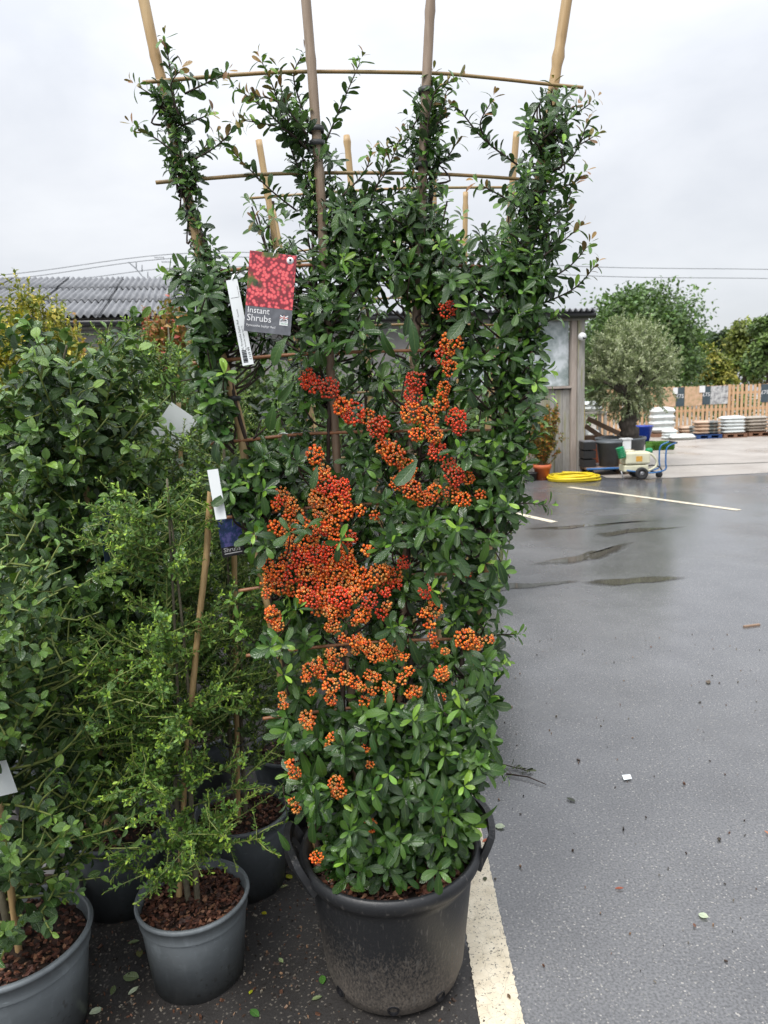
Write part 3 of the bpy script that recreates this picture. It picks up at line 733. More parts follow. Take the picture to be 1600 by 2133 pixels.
def leafy_blob(L, c, r, n, size, pal, clump=.22, squash=1.0):
    c = np.array(c); r = np.array(r)
    nc = max(6, n // 45)
    for k in range(nc):
        v = unit(RNG.randn(3)); rr = RNG.uniform(.35, 1.0) ** .6
        cc_ = c + v * r * rr * (1 + .25 * mnoise.noise(Vector(v * 2.5 + c)))
        tone = .65 + .7 * RNG.rand()
        base = np.array(pal[RNG.randint(len(pal))]) * tone
        for j in range(n // nc):
            w_ = RNG.randn(3) * r.mean() * clump * np.array([1.1, 1.1, .7])
            d = unit(RNG.randn(3) + v * .6 + np.array([0, 0, -.1]))
            L.add(cc_ + w_, d, RNG.randn(3) * .5 + np.array([0, 0, 1.0]) + v * .4, size * RNG.uniform(.6, 1.3), 1.0, tuple(base * RNG.uniform(.8, 1.25)))
def tree(name, label, cat, px, Y, ytop, ybot, wpx, pal, n, size, group=None, lobes=7, trunk=True, bare=False):
    top = at(px, ytop, Y); bot = at(px, ybot, Y); w = wpx * Y / FPX
    t = thing(name, label, cat, (top[0], Y, 0), 0, group)
    h = top[2]; z0 = max(.2, bot[2]); L = Leaves()
    for k in range(lobes):
        f = (k + .5) / lobes; a = RNG.rand() * 6.28
        zc = z0 + (h - z0) * (.15 + .72 * f); spread = (w / 2) * (.62 if k < lobes - 2 else .3)
        rr = w * RNG.uniform(.20, .30)
        leafy_blob(L, (top[0] + math.cos(a) * spread * RNG.uniform(.4, 1), Y + math.sin(a) * spread * .8, min(zc, h - rr * .75)), (rr, rr, rr * .85), n // lobes, size, pal)
    leafy_blob(L, (top[0], Y, (z0 + h) / 2), (w * .36, w * .3, (h - z0) * .42), n // 4, size, pal)
    grow(L, t, 'tree', 'tree', 0, 'crown')
    mb = MB(); pp = [(top[0], Y, 0), (top[0] + .05 * h * .2, Y, h * .3), (top[0], Y + .1, h * .6), (top[0], Y, h * .9)]
    mb.tube(smooth_poly(pp, 4), [max(.02, .05 * h * (1 - k / 13)) * .6 for k in range(13)], 7)
    for k in range(7):
        a = k * 2.4; zs = h * (.3 + .06 * k); mb.tube(smooth_poly([(top[0], Y, zs), (top[0] + math.cos(a) * w * .2, Y + math.sin(a) * w * .2, zs + h * .12), (top[0] + math.cos(a) * w * .38, Y + math.sin(a) * w * .3, zs + h * .2)], 3), [.02 * h * .5 * (1 - i / 8) for i in range(7)], 5)
    mb.build('trunk', 'bark', t, world=True); return t
DG = [(0.068, 0.128, 0.033), (0.09, 0.158, 0.045), (0.053, 0.105, 0.03), (0.12, 0.195, 0.053)]
YG = [(0.162, 0.203, 0.041), (0.216, 0.243, 0.047), (0.108, 0.162, 0.041), (0.27, 0.257, 0.054)]
MG = [(0.098, 0.161, 0.042), (0.126, 0.196, 0.049), (0.07, 0.126, 0.035)]
tree('broadleaf_tree', 'large dark green tree rising behind the olive and shed', 'tree', 1325, 34, 600, 830, 290, DG, 22000, .19, lobes=15)
trs = [(1420, 38, 708, 800, 90, MG, 'low mid green bush just right of the big tree'), (1475, 42, 722, 805, 95, YG, 'yellow green bush behind the stone picture banner'),
       (1512, 52, 690, 790, 90, [(.03, .06, .022), (.04, .075, .025)], 'dark green conifer shaped tree far behind the fence'), (1555, 46, 664, 800, 110, YG, 'tall yellowish tree behind the fence at right'),
       (1605, 40, 655, 800, 100, MG, 'bright green tree cut by the right photo edge'), (1450, 60, 700, 790, 120, DG, 'distant dark tree behind the yellow bush'),
       (1690, 44, 640, 800, 120, DG, 'dark green tree beyond the right edge of the photo'), (1250, 44, 690, 820, 160, DG, 'dark green bush filling the gap behind the olive'), (1150, 40, 660, 830, 200, DG, 'dark tree hidden behind the shed end')]
for px, Y, yt, yb, w, pal, lab in trs: tree('hedgerow_tree', lab, 'tree', px, Y, yt, yb, w, pal, 5200, .22 * Y / 38, 'trees beyond the fence', lobes=8)
# low growth directly behind the pickets
L = Leaves()
hd = thing('hedge', 'dense dark green hedge seen through the picket gaps', 'hedge', (10, 22.6, 0))
for k in range(16): leafy_blob(L, (4.2 + k * .72, 22.7 + .2 * RNG.randn(), .75), (.6, .4, .65), 420, .10, DG)
grow(L, hd, 'tree', 'tree', 0, 'foliage'); mb = MB()
for k in range(10): mb.tube([(4.5 + k * 1.1, 22.7, 0), (4.5 + k * 1.1, 22.7, .9)], .03, 6)
mb.build('stems', 'bark', hd, world=True)

# blue glazed pot on a black tray, turf, buckets
b = gnd(1345, 926); t = thing('glazed_pot', 'cobalt blue glazed pot on a black tray beside the olive', 'pot', (b[0], b[1] + .2, .06)); rough_pot(t, .15, .235, .40, 'bluepot', lip=.012)
o = MB().box((0, 0, .03), (.62, .5, .058)).build('plant_tray', 'dark', loc=(b[0] + .02, b[1] + .2, 0), smooth=False, bevel=.01); tag(o, 'low black tray under the blue glazed pot', 'tray')
b = gnd(1381, 938); L = Leaves(); t = thing('turf_roll', 'block of bright green turf on the concrete beside white sacks', 'turf', (b[0], b[1] + .2, 0))
boxpart('slab', (0, 0, .075), (.54, .4, .15), 'turf', t, bevel=.03)
for k in range(2600): L.add(np.array([b[0] + RNG.uniform(-.26, .26), b[1] + .2 + RNG.uniform(-.19, .19), .145]), unit([RNG.randn() * .3, RNG.randn() * .3, 1]), RNG.randn(3), RNG.uniform(.03, .06), .6, (.09, .22, .02))
for k in range(900): L.add(np.array([b[0] + RNG.uniform(-.26, .26), b[1] - .002, RNG.uniform(.02, .15)]), unit([RNG.randn() * .4, -.6, .6]), RNG.randn(3), RNG.uniform(.03, .05), .6, (.08, .19, .02))
grow(L, t, 'olive', 'tree', 0, 'grass')
def bucket(px, py, r, h, mat, label, name='bucket', z=0.0, Y=None):
    b = gnd(px, py, z) if Y is None else at(px, py, Y)
    t = thing(name, label, 'bucket', (b[0], b[1] + r, z if Y is None else b[2]))
    MB().lathe([(0, 0), (r * .8, 0), (r, h - .03), (r * 1.06, h - .03), (r * 1.06, h), (r * .97, h), (r * .8, .02), (0, .02)], 26).build('shell', mat, t)
    return t
# trolley sprayer
cy = 11.95
def cp(px, py, dy=0): q = at(px, py, cy + dy); return Vector(q)
base = cp(1330, 1000); cart = thing('sprayer_trolley', 'ivory tank sprayer trolley with blue push handle and black wheels', 'trolley', (base.x, cy, 0))
def wpart(mb, name, mat, **k): return mb.build(name, mat, cart, world=True, **k)
c = cp(1323, 953); o = wpart(MB().box(c + Vector((0, 0, 0)), (.41, .30, .20)), 'tank', 'tank', bevel=.03)
c2 = cp(1306, 940); mb = MB().box(c2, (.18, .22, .04)); wpart(mb, 'tank_lid', 'tank', bevel=.01)
c = cp(1325, 954); mb = MB().box(Vector((c.x + .0, cy - .152, c.z)), (.10, .004, .085)); wpart(mb, 'rust_stain', 'rust', smooth=False)
c = cp(1320, 974); wpart(MB().box(c, (.40, .28, .11)), 'lower_tank', 'tank', bevel=.02)
for nm, px, py, r_, dy in (('wheel', 1328, 988, .10, -.20), ('wheel', 1330, 986, .10, .20)):
    c = cp(px, py); M = Vector((c.x, cy + dy, .105))
    mb = MB(); mb.lathe([(.045, -.03), (.085, -.035), (.10, -.02), (.10, .02), (.085, .035), (.045, .03), (.045, -.03)], 24); w_ = mb.build('wheel', 'tyre', cart, loc=M - cart.location); w_.rotation_euler = (rad(90), 0, 0)
    MB().lathe([(0, .022), (.02, .04), (.025, .02), (.06, .024), (.06, -.024), (0, -.024)], 20).build('hub', 'steel', w_)
c = cp(1372, 992); mb = MB(); mb.lathe([(0, -.02), (.055, -.02), (.055, .02), (0, .02)], 18); w_ = mb.build('caster', 'tyre', cart, loc=Vector((c.x, cy - .02, .055)) - cart.location); w_.rotation_euler = (rad(90), 0, rad(20))
for s in (-.14, .14):
    hp = [cp(1300, 978), cp(1345, 983), cp(1378, 977), cp(1380, 960), cp(1381, 938), cp(1386, 928), cp(1402, 921)]
    wpart(MB().tube(smooth_poly([p_ + Vector((0, s, 0)) for p_ in hp], 5), .013, 7), 'handle_tube', 'blue')
e = cp(1402, 921); wpart(MB().tube([e + Vector((0, -.15, 0)), e + Vector((0, .15, 0))], .017, 8), 'grip', 'dark')
hp = [cp(1334, 942), cp(1350, 944), cp(1362, 958), cp(1360, 970), cp(1345, 979)]; wpart(MB().tube(smooth_poly([p_ + Vector((0, -.12, 0)) for p_ in hp], 6), .018, 8), 'suction_hose', 'tank')
hp = [cp(1342, 970), cp(1356, 968), cp(1370, 972), cp(1372, 982), cp(1350, 980)]; wpart(MB().tube(smooth_poly([p_ + Vector((0, -.1, 0)) for p_ in hp], 6), .012, 6), 'cable', 'dark')
g1, g2 = cp(1287, 931), cp(1293, 952); mb = MB(); pp = [g1.lerp(g2, k / 24) + Vector((0, -.1, 0)) for k in range(25)]; mb.tube(pp, [.062 + .012 * math.sin(k * 1.6) for k in range(25)], 12); wpart(mb, 'green_filter', 'green')
mb = MB(); c = cp(1352, 943, .12); mb.lathe([(0, 0), (.06, 0), (.06, .06), (.03, .08), (0, .08)], 16, c); wpart(mb, 'green_cap', 'green')
wpart(MB().tube([cp(1290, 980) + Vector((0, -.1, 0)), cp(1296, 1000) + Vector((0, -.1, 0))], .012, 6), 'prop_leg', 'steel')
# flatbed trolley with black tub and crates
q = gnd(1262, 992); fl = thing('flat_trolley', 'low blue flatbed trolley beside the shed corner', 'trolley', (q[0] + .06, q[1] + .35, 0))
boxpart('deck', (0, 0, .12), (.72, .5, .03), 'rust' if False else 'timber', fl); 
for s in (-1, 1): MB().tube([(-.36, s * .26, .12), (.36, s * .26, .12)], .02, 8).build('rail', 'blue', fl)
for sx in (-1, 1):
    for sy in (-1, 1):
        w_ = MB().lathe([(0, -.025), (.05, -.025), (.052, 0), (.05, .025), (0, .025)], 16).build('wheel', 'tyre', fl, loc=(sx * .27, sy * .2, .052)); w_.rotation_euler = (rad(90), 0, 0)
t = thing('black_tub', 'large empty black plastic tub on the blue flatbed trolley', 'tub', (fl.location.x + .10, fl.location.y - .02, .137))
MB().lathe([(0, 0), (.165, 0), (.215, .40), (.235, .40), (.235, .44), (.21, .44), (.16, .02), (0, .02)], 30).build('shell', 'pot_d', t)
for k, (z, lab) in enumerate(((.137, 'lowest black crate stacked beside the shed post'), (.29, 'middle black crate stacked beside the shed post'), (.44, 'top black crate beside the shed post, lid showing'))):
    cr = thing('crate', lab, 'crate', (fl.location.x - .27, fl.location.y + .03, z), 0, 'black crates by the shed post')
    for nm, cc_, ss in (('front_side', (0, -.15, .065), (.20, .015, .13)), ('rear_side', (0, .15, .065), (.20, .015, .13)), ('end_side', (-.1, 0, .065), (.015, .3, .13)), ('end_side', (.1, 0, .065), (.015, .3, .13)), ('base', (0, 0, .01), (.2, .3, .02))): boxpart(nm, cc_, ss, 'dark', cr)
    if k == 2: boxpart('lid', (0, 0, .138), (.22, .32, .015), 'greyp', cr)
b_ = at(1304, 934, 12.6); t = thing('bucket', 'square white bucket standing above the sprayer tank', 'bucket', (b_[0], 12.62, b_[2] - .02))
MB().box((0, 0, .09), (.15, .15, .18)).build('shell', 'white', t, smooth=False, bevel=.012); boxpart('rim', (0, 0, .185), (.18, .18, .02), 'white', t)
o = MB().box((0, 0, (b_[2] - .02) / 2), (.26, .2, b_[2] - .03)).build('plinth_block', 'timber', loc=(b_[0], 12.62, 0), smooth=False); tag(o, 'wooden plinth under the square white bucket', 'plinth')
# timber planks, bench, sacks left of the olive
pb = [((1222, 872), (1296, 905), .09, 'upper brown plank leaning against the olive pot'), ((1218, 888), (1258, 912), .09, 'grey plank lying below the leaning plank'), ((1216, 912), (1280, 912), .10, 'thick brown beam lying behind the black crates')]
for k, (p0, p1, w_, lab) in enumerate(pb):
    A = Vector(at(p0[0], p0[1], 14.3 + .1 * k)); B = Vector(at(p1[0], p1[1], 14.1 + .1 * k)); mid = (A + B) / 2; d = B - A
    o = MB().box((0, 0, 0), (d.length, .05, w_)).build('timber_plank', 'timber', loc=mid, smooth=False, bevel=.004); o.rotation_euler = (0, -math.atan2(d.z, d.x), 0); tag(o, lab, 'plank')
    o2 = MB().box((0, 0, 0), (.3, .3, min(A.z, B.z) - .03)).build('brick_pile', 'terra', loc=(mid.x, mid.y + .22, (min(A.z, B.z) - .03) / 2), smooth=False) if k == 2 else None
    if o2: tag(o2, 'low reddish block pile behind the brown beam', 'bricks')
by = 16.0; ba = at(1212, 858, by); bb = at(1255, 858, by)
bn = thing('potting_bench', 'grey wooden bench with white sacks behind the shed post', 'bench', ((ba[0] + bb[0]) / 2, by, 0))
boxpart('bench_top', (0, 0, ba[2] - .02), (bb[0] - ba[0] + .1, .5, .04), 'board', bn)
for s in (-1, 1):
    for u in (-1, 1): boxpart('leg', (s * (bb[0] - ba[0]) / 2, u * .2, (ba[2] - .04) / 2), (.06, .06, ba[2] - .04), 'board', bn)
boxpart('lower_shelf', (0, 0, .35), (bb[0] - ba[0], .4, .03), 'board', bn)
for k, (dz, dx, lab) in enumerate(((0, 0, 'flat white sack on the grey bench, lower one'), (.09, -.04, 'crumpled white sack on top at the grey bench'))):
    o = pillow(.42 - .1 * k, .3, .13, 50 + k).build('sack', 'bagw', loc=(bn.location.x + dx, by, ba[2] + .002 + dz)); tag(o, lab, 'sack', 'white sacks on the bench')
o = pillow(.30, .3, .2, 77).build('sack', 'bagw', loc=(bn.location.x, by, .37)); tag(o, 'white sack on the lower shelf of the grey bench', 'sack')
wl = gnd(1347, 905); t = thing('wrapped_load', 'white shrink-wrapped load behind the blue glazed pot', 'load', (wl[0] + .05, 20.6, 0)); boxpart('pallet_base', (0, 0, .05), (.66, .5, .1), 'pallet', t)
for k in range(4): 
    o = pillow(.64, .5, .21, 60 + k).build('wrapped_layer', 'bagw', t, loc=(0, 0, .10 + k * .17))
# yellow hose coil
hc = gnd(1195, 1001); t = thing('garden_hose', 'coiled yellow garden hose lying in front of the shed', 'hose', (hc[0], hc[1] + .05, 0))
mb = MB(); ptsH = []
for k in range(420):
    a = k / 420 * 2 * math.pi * 8.3; r_ = .27 + .15 * (0.5 + .5 * math.sin(k * .031)) + .01 * math.sin(a * 2.3)
    ptsH.append((hc[0] + r_ * math.cos(a) + .02 * math.sin(a * .21), hc[1] + .05 + r_ * .95 * math.sin(a) + .02 * math.cos(a * .17), .02 + .075 * (k / 420) + .012 * math.sin(a * 1.7)))
ptsH += [tuple(at(1230, 975, hc[1] + .25)), tuple(at(1214, 950, 12.9))]
mb.tube(ptsH[:-2], .0165, 8); mb.build('coil', 'hose', t, world=True)
mb = MB(); mb.tube(smooth_poly([ptsH[-3], tuple(at(1222, 985, hc[1] + .5)), tuple(at(1216, 962, 12.95)), tuple(at(1216, 900, 13.1)), tuple(at(1217, 850, 13.3)), tuple(at(1214, 818, 13.4))], 6), .015, 8); mb.build('hose_end', 'hose', t, world=True)
# terracotta pot with an orange-leaved shrub
tb_ = gnd(1133, 1001); ts = thing('potted_shrub', 'bushy yellow-orange shrub in a terracotta pot by the shed wall', 'shrub', (tb_[0], tb_[1] + .13, 0))
mb = MB(); mb.lathe([(0, 0), (.105, 0), (.135, .19), (.15, .19), (.155, .26), (.135, .26), (.12, .2), (0, .2)], 28); mb.build('pot', 'terra', ts)
MB().disc((0, 0, .215), .125, 20).build('soil', 'soil', ts)
L = Leaves(); OR = [(.30, .20, .03), (.36, .17, .03), (.18, .19, .03), (.10, .15, .03), (.24, .22, .04), (.38, .12, .03)]
mb = MB()
for k in range(80):
    a = RNG.rand() * 6.28; top = np.array([ts.location.x + math.cos(a) * RNG.uniform(.02, .32), ts.location.y + math.sin(a) * RNG.uniform(.02, .24), RNG.uniform(.5, 1.25)])
    ptsS = [np.array([ts.location.x + RNG.randn() * .02, ts.location.y + RNG.randn() * .02, .2]), np.array([ts.location.x, ts.location.y, .2]) * .35 + top * .65 + np.array([0, 0, -.08]), top]
    mb.tube(smooth_poly(ptsS, 4), [.006 - .0005 * i for i in range(9)], 4); shoot(L, smooth_poly(ptsS, 4), .012, .045, .035, OR, None, 60, 1, 1.2, .14)
    for j in range(3):
        s_ = top * .75 + ptsS[1] * .25 + RNG.randn(3) * .05; shoot(L, [s_, s_ + unit(RNG.randn(3) + np.array([0, 0, 1])) * .15], .012, .045, .03, OR, None, 60, 1, 1.2)
mb.build('stems', 'stem', ts, world=True); grow(L, ts, 'tree', 'tree', 0)
q = gnd(1108, 1003); o = rough_pot(thing('plant_pot', 'small black pot next to the terracotta pot', 'pot', (q[0], q[1] + .1, 0)), .09, .11, .14, 'dark', lip=.008)

# ================================================================== LEFT BACKGROUND: hedges and wires
def bush(name, label, px, Y, ytop, wpx, pal, n, size, shape='tree', group=None):
    top = at(px, ytop, Y); w = wpx * Y / FPX; t = thing(name, label, 'shrub', (top[0], Y, 0), 0, group); L = Leaves(); mb = MB()
    for k in range(max(10, n // 60)):
        a = RNG.rand() * 6.28; rr = math.sqrt(RNG.rand()) * w / 2; zt = top[2] * RNG.uniform(.66, 1) ** .7 * (1 - .14 * (rr / (w / 2)) ** 2)
        e = np.array([top[0] + rr * math.cos(a), Y + rr * math.sin(a), zt]); s_ = np.array([top[0] + rr * .3 * math.cos(a), Y + rr * .3 * math.sin(a), .05])
        pp = smooth_poly([s_, s_ * .4 + e * .6 + RNG.randn(3) * .03, e], 5); mb.tube(pp, [.0045 * (1 - i / 12) + .001 for i in range(11)], 4, False)
        shoot(L, pp, size * .28, size, size * .7, pal, None, 60, 1, 1.0, .35)
        for j in range(9):
            f = RNG.uniform(.5, 1.0); b0 = np.array(pp[int(f * 10)]); shoot(L, [b0, b0 + unit(RNG.randn(3) + np.array([0, 0, .3])) * w * .17], size * .28, size, size * .7, pal, None, 60, 1)
    mb.build('stems', 'gtwig', t, world=True); grow(L, t, shape, 'tree', 0); return t
GOLD = [(.42, .36, .04), (.32, .31, .04), (.48, .40, .05), (.20, .24, .03), (.14, .18, .025)]
bush('golden_shrub', 'golden yellow upright shrub at the left edge before the roof', 25, 4.4, 552, 240, GOLD, 9000, .036)
bush('golden_shrub', 'smaller golden shrub just left of the roof end', 100, 5.0, 612, 130, GOLD, 4000, .036)
FIRE = [(.34, .14, .05), (.38, .22, .06), (.24, .18, .05), (.44, .09, .06), (.16, .16, .04)]
bush('autumn_shrub', 'orange tinted shrub in front of the corrugated roof', 355, 5.6, 598, 150, FIRE, 7000, .055)
bush('autumn_shrub', 'red tipped slim shrub in front of the corrugated roof', 298, 5.8, 598, 34, [(.5, .06, .06), (.45, .10, .06), (.36, .2, .06)], 900, .05)
bush('autumn_shrub', 'yellow leaved shrub below the roof gutter', 150, 6.2, 640, 70, [(.42, .33, .03), (.34, .28, .04), (.3, .16, .04)], 2400, .05)
bush('autumn_shrub', 'yellow orange shrub beside the dark gutter', 225, 6.0, 648, 80, [(.40, .28, .03), (.34, .22, .04), (.24, .2, .04)], 2800, .05)
MIDG = [(.05, .095, .025), (.07, .12, .03), (.04, .075, .022), (.10, .15, .04)]
for k, (px, Y, yt, w, lab) in enumerate(((470, 4.6, 690, 200, 'mid green shrub glimpsed behind the label'), (300, 4.4, 690, 260, 'mid green shrub in the row below the roof'), (90, 3.9, 720, 260, 'dense green shrub in the row under the golden one'), (640, 5.0, 720, 240, 'green shrub far behind the trellis, left of centre'), (860, 5.4, 740, 240, 'green shrub far behind the trellis, right of centre'), (1010, 5.2, 800, 150, 'green shrub far behind the trellis near the shed window'))):
    bush('nursery_shrub', lab, px, Y, yt, w, MIDG, 3000, .05, group='shrubs in the rows behind')
# overhead cables: they pass behind everything at 38 m
for (y0, y1, y2, lab) in ((568, 527, 556, 'top overhead cable'), (578, 536, 575, 'middle overhead cable')):
    A = [at(-260, y0 + 30, 38), at(50, y0, 38), at(400, y1, 39), at(820, (y1 + y2) / 2 - 6, 41), at(1240, y2, 43), at(1600, y2 + 5, 45), at(1900, y2 + 12, 47)]
    o = MB().tube(smooth_poly(A, 8), .018, 5).build('overhead_cable', 'wire'); tag(o, f'{lab} crossing the cloudy sky', 'cable', 'overhead cables')
A = [at(-260, 620, 37), at(150, 582, 38), at(400, 556, 39), at(760, 560, 41)]; o = MB().tube(smooth_poly(A, 8), .016, 5).build('overhead_cable', 'wire'); tag(o, 'lowest overhead cable, above the corrugated roof only', 'cable', 'overhead cables')
ap = at(308, 590, 37.6); mp_ = thing('cable_bracket', 'thin branched cable bracket rising behind the roof ridge', 'bracket', (ap[0], 37.6, 0))
mb = MB(); mb.tube([(ap[0], 37.6, 0), (ap[0], 37.6, ap[2]), at(284, 560, 38.3), at(268, 546, 38.5)], .03, 5); mb.build('mast', 'wire', mp_, world=True)
for (p0, p1) in (((284, 545), (284, 560)), ((296, 552), (296, 566)), ((308, 566), (308, 580))):
    MB().tube([at(p0[0], p0[1], 38.4), at(p1[0], p1[1], 38.4)], .025, 5).build('insulator', 'wire', mp_, world=True)
for (x0, y0) in ((330, 534), (345, 543), (352, 559)):
    pp = [Vector(at(x0 - 8 + k * 1.3, y0 + 1 + (k % 2) * 3, 38.7)) for k in range(16)]; MB().tube(pp, .02, 4).build('spring_tie', 'wire', mp_, world=True)

# ================================================================== POTTED SHRUBS IN THE FOREGROUND
CHIPS = [(.085, .030, .018), (.12, .045, .026), (.055, .022, .014), (.16, .065, .035), (.035, .016, .011), (.22, .11, .06), (.09, .035, .02), (.045, .02, .014)]
def mulch(t, z, r, n, size, name='bark_mulch', pal=CHIPS, soilz=.012):
    mb = MB(); nr = 8
    ring = [(0, 0, z - soilz)]
    vs = [(0, 0, z - soilz + .008)]
    for i in range(1, nr + 1):
        for j in range(24):
            a = j / 24 * 6.283; rr = r * i / nr; vs.append((rr * math.cos(a), rr * math.sin(a), z - soilz + .010 * mnoise.noise(Vector((rr * 20 * math.cos(a), rr * 20 * math.sin(a), z * 9))) + .010 * (1 - i / nr)))
    fs = [(0, 1 + j, 1 + (j + 1) % 24) for j in range(24)] + [(1 + (i - 1) * 24 + j, 1 + i * 24 + j, 1 + i * 24 + (j + 1) % 24, 1 + (i - 1) * 24 + (j + 1) % 24) for i in range(1, nr) for j in range(24)]
    MB().add(vs, fs).build('soil', 'soil', t)
    for k in range(n):
        a = random.random() * 6.283; rr = r * math.sqrt(random.random()) * .97
        M = Euler((random.uniform(-.5, .5), random.uniform(-.5, .5), random.random() * 6.28)).to_matrix()
        s = size * random.uniform(.4, 1.5)
        hx = random.uniform(.25, .75)
        vs = [Vector((s * (u + random.uniform(-.15, .15)), s * hx * (v + random.uniform(-.2, .2)), s * .12 * w)) for w in (-1, 1) for (u, v) in ((-.5, -.35), (.1, -.5), (.5, -.1), (.3, .45), (-.35, .4))]
        c = Vector((rr * math.cos(a), rr * math.sin(a), z + random.uniform(-.006, .006) + .008 * (1 - rr / r)))
        mb.add([M @ p + c for p in vs], [(5, 6, 7, 8, 9), (0, 1, 6, 5), (1, 2, 7, 6), (2, 3, 8, 7), (3, 4, 9, 8), (4, 0, 5, 9)], pal[random.randrange(len(pal))])
    return tag(mb.build(name, 'chip', t, smooth=False), kind='stuff')

def grey_container(t, r, h, mat, chips=420, notch=None, soil_drop=.028, lean=(0, 0)):
    rb = r * .84; lw = r * .055; rz_ = h * .045
    mb = MB()
    prof = [(0, .012), (rb * .93, .012), (rb, .004), (rb + (r - rb) * .70 , h * .70), (rb + (r - rb) * .80, h * .795), (rb + (r - rb) * .80, h * .797), (rb + (r - rb) * .80 + lw * .5, h * .805), (rb + (r - rb) * .80 + lw * .5, h * .807), (rb + (r - rb) * .82 + lw * .5, h * .83), (r - lw * .15, h - rz_ * 1.3), (r + lw * .75, h - rz_ * 1.15), (r + lw, h - rz_ * .55), (r + lw * .8, h), (r - lw * .1, h + .001), (r - lw * .45, h - rz_ * .5), (r - lw * .8, h - .06), (0, h - .065)]
    mb.lathe(prof, 56, wob=.004); o = mb.build('pot', mat, t)
    fb = MB()
    for k in range(6):
        a0 = k * 1.047; vs = []; n = 8
        for j in range(n + 1):
            a = a0 + j / n * .72
            for (rr, z) in ((rb * 1.002, .022), (rb * .985, 0), (rb * .93, 0), (rb * .93, .02)): vs.append((rr * math.cos(a), rr * math.sin(a), z))
        fb.add(vs, [(j * 4 + i, j * 4 + 4 + i, j * 4 + 4 + (i + 1) % 4, j * 4 + (i + 1) % 4) for j in range(n) for i in range(4)] + [(0, 1, 2, 3), (n * 4 + 3, n * 4 + 2, n * 4 + 1, n * 4)])
    fb.build('foot_ring', mat, o, smooth=False)
    mulch(t, h - soil_drop, r - lw * .7, int(chips * 2.4), .0135)
    return o

def bamboo_tube(pts, r, node=.24, n=10):
    q, f = resample(pts, .02); rs = []; off = random.random() * node; nds = []
    for i in range(len(q)):
        d = ((i * .02 + off) % node); e = min(d, node - d)
        rs.append(r * (1 - .10 * f[i]) * (1 + .22 * math.exp(-(e / .006) ** 2) - .05 * math.exp(-((e - .018) / .01) ** 2)))
    return MB().tube([tuple(p) for p in q], rs, n)

# ---------------- the tall berried trellis plant
MY = 1.80
pot_c = (-.018, 1.81, 0)
pyr = thing('trellis_pyracantha', 'tall trellised pyracantha with orange berries in a black handled pot, nearest the camera', 'shrub', pot_c)
H_, R_, RB_ = .392, .232, .180
mb = MB(); mb.lathe([(0, .015), (RB_ * .9, .012), (RB_, .022), (RB_ + .012, .06), (R_ - .012, H_ - .075), (R_ - .006, H_ - .05), (R_ + .004, H_ - .045), (R_ + .011, H_ - .034), (R_ + .015, H_ - .018), (R_ + .010, H_ - .002), (R_ + .002, H_), (R_ - .008, H_ - .010), (R_ - .012, H_ - .03), (R_ - .02, H_ - .10), (0, H_ - .105)], 72, wob=.003)
pot = mb.build('pot', 'pot_b', pyr)
def handle(sgn, th0, th1):
    pts = []; rr = [(R_ + .006, H_ - .055), (R_ + .016, H_ - .03), (R_ + .036, H_ + .012), (R_ + .043, H_ + .030), (R_ + .044, H_ + .034), (R_ + .043, H_ + .030), (R_ + .036, H_ + .012), (R_ + .016, H_ - .03), (R_ + .006, H_ - .055)]
    for k, (r_, z) in enumerate(rr):
        a = th0 + (th1 - th0) * [0, .03, .08, .16, .5, .84, .92, .97, 1][k]
        pts.append((r_ * math.cos(a), r_ * math.sin(a), z))
    mb = MB(); q = smooth_poly(pts, 5); n = len(q)
    # strap with a ribbon section
    vs = []
    for i, p in enumerate(q):
        t = (q[min(i + 1, n - 1)] - q[max(i - 1, 0)]).normalized(); a = math.atan2(p.y, p.x); outw = Vector((math.cos(a), math.sin(a), 0)); outw = (outw - t * outw.dot(t)).normalized(); b = t.cross(outw)
        wv = .019; th = .0085
        for (u, v) in ((-1, -1), (1, -1), (1, 1), (-1, 1)): vs.append(p + b * (u * wv) + outw * (v * th))
    mb.add(vs, [(i * 4 + j, i * 4 + 4 + j, i * 4 + 4 + (j + 1) % 4, i * 4 + (j + 1) % 4) for i in range(n - 1) for j in range(4)] + [(0, 1, 2, 3), (n * 4 - 1, n * 4 - 2, n * 4 - 3, n * 4 - 4)])
    return mb.build('handle', 'pot_b', pot, smooth=False, bevel=.003)
handle(1, rad(-12), rad(32)); handle(-1, rad(168), rad(212))
for a in (rad(-92), rad(-52), rad(-140)):
    o = MB().lathe([(.016, .0), (.013, .004), (.010, -.006), (0, -.006)], 14).build('drain_hole', 'black', pot, loc=((RB_ + .009) * math.cos(a), (RB_ + .009) * math.sin(a), .045)); o.rotation_euler = Vector((math.cos(a), math.sin(a), -.12)).to_track_quat('Z', 'Y').to_euler()
mulch(pyr, H_ - .05, R_ - .02, 1700, .0155)

def T(px, py, dy=0.0): return at(px, py, MY + dy)
canes = [
    ([(287, -60), (322, 110), (345, 200), (372, 330), (400, 450), (450, 700), (500, 880), (520, 1010), (545, 1190), (595, 1450), (664, 1800)], [.03, .03, .03, .03, .03, .02, .02, .02, .02, .03, .06], .0125, 'cane'),
    ([(634, -40), (650, 150), (668, 400), (680, 650), (705, 1000), (735, 1500), (752, 1790)], [-.02, -.02, -.02, -.005, .03, .03, .03], .0115, 'cane_b'),
    ([(900, -60), (887, 200), (877, 450), (868, 650), (852, 1000), (835, 1460), (828, 1790)], [-.02, -.02, -.01, .02, .03, .03, .03], .0115, 'cane_b'),
    ([(1190, -60), (1158, 150), (1130, 330), (1113, 450), (1085, 640), (1040, 950), (1005, 1230), (968, 1480), (925, 1770)], [.03, .03, .03, .03, .03, .03, .03, .04, .05], .0125, 'cane')]
CANE3 = []
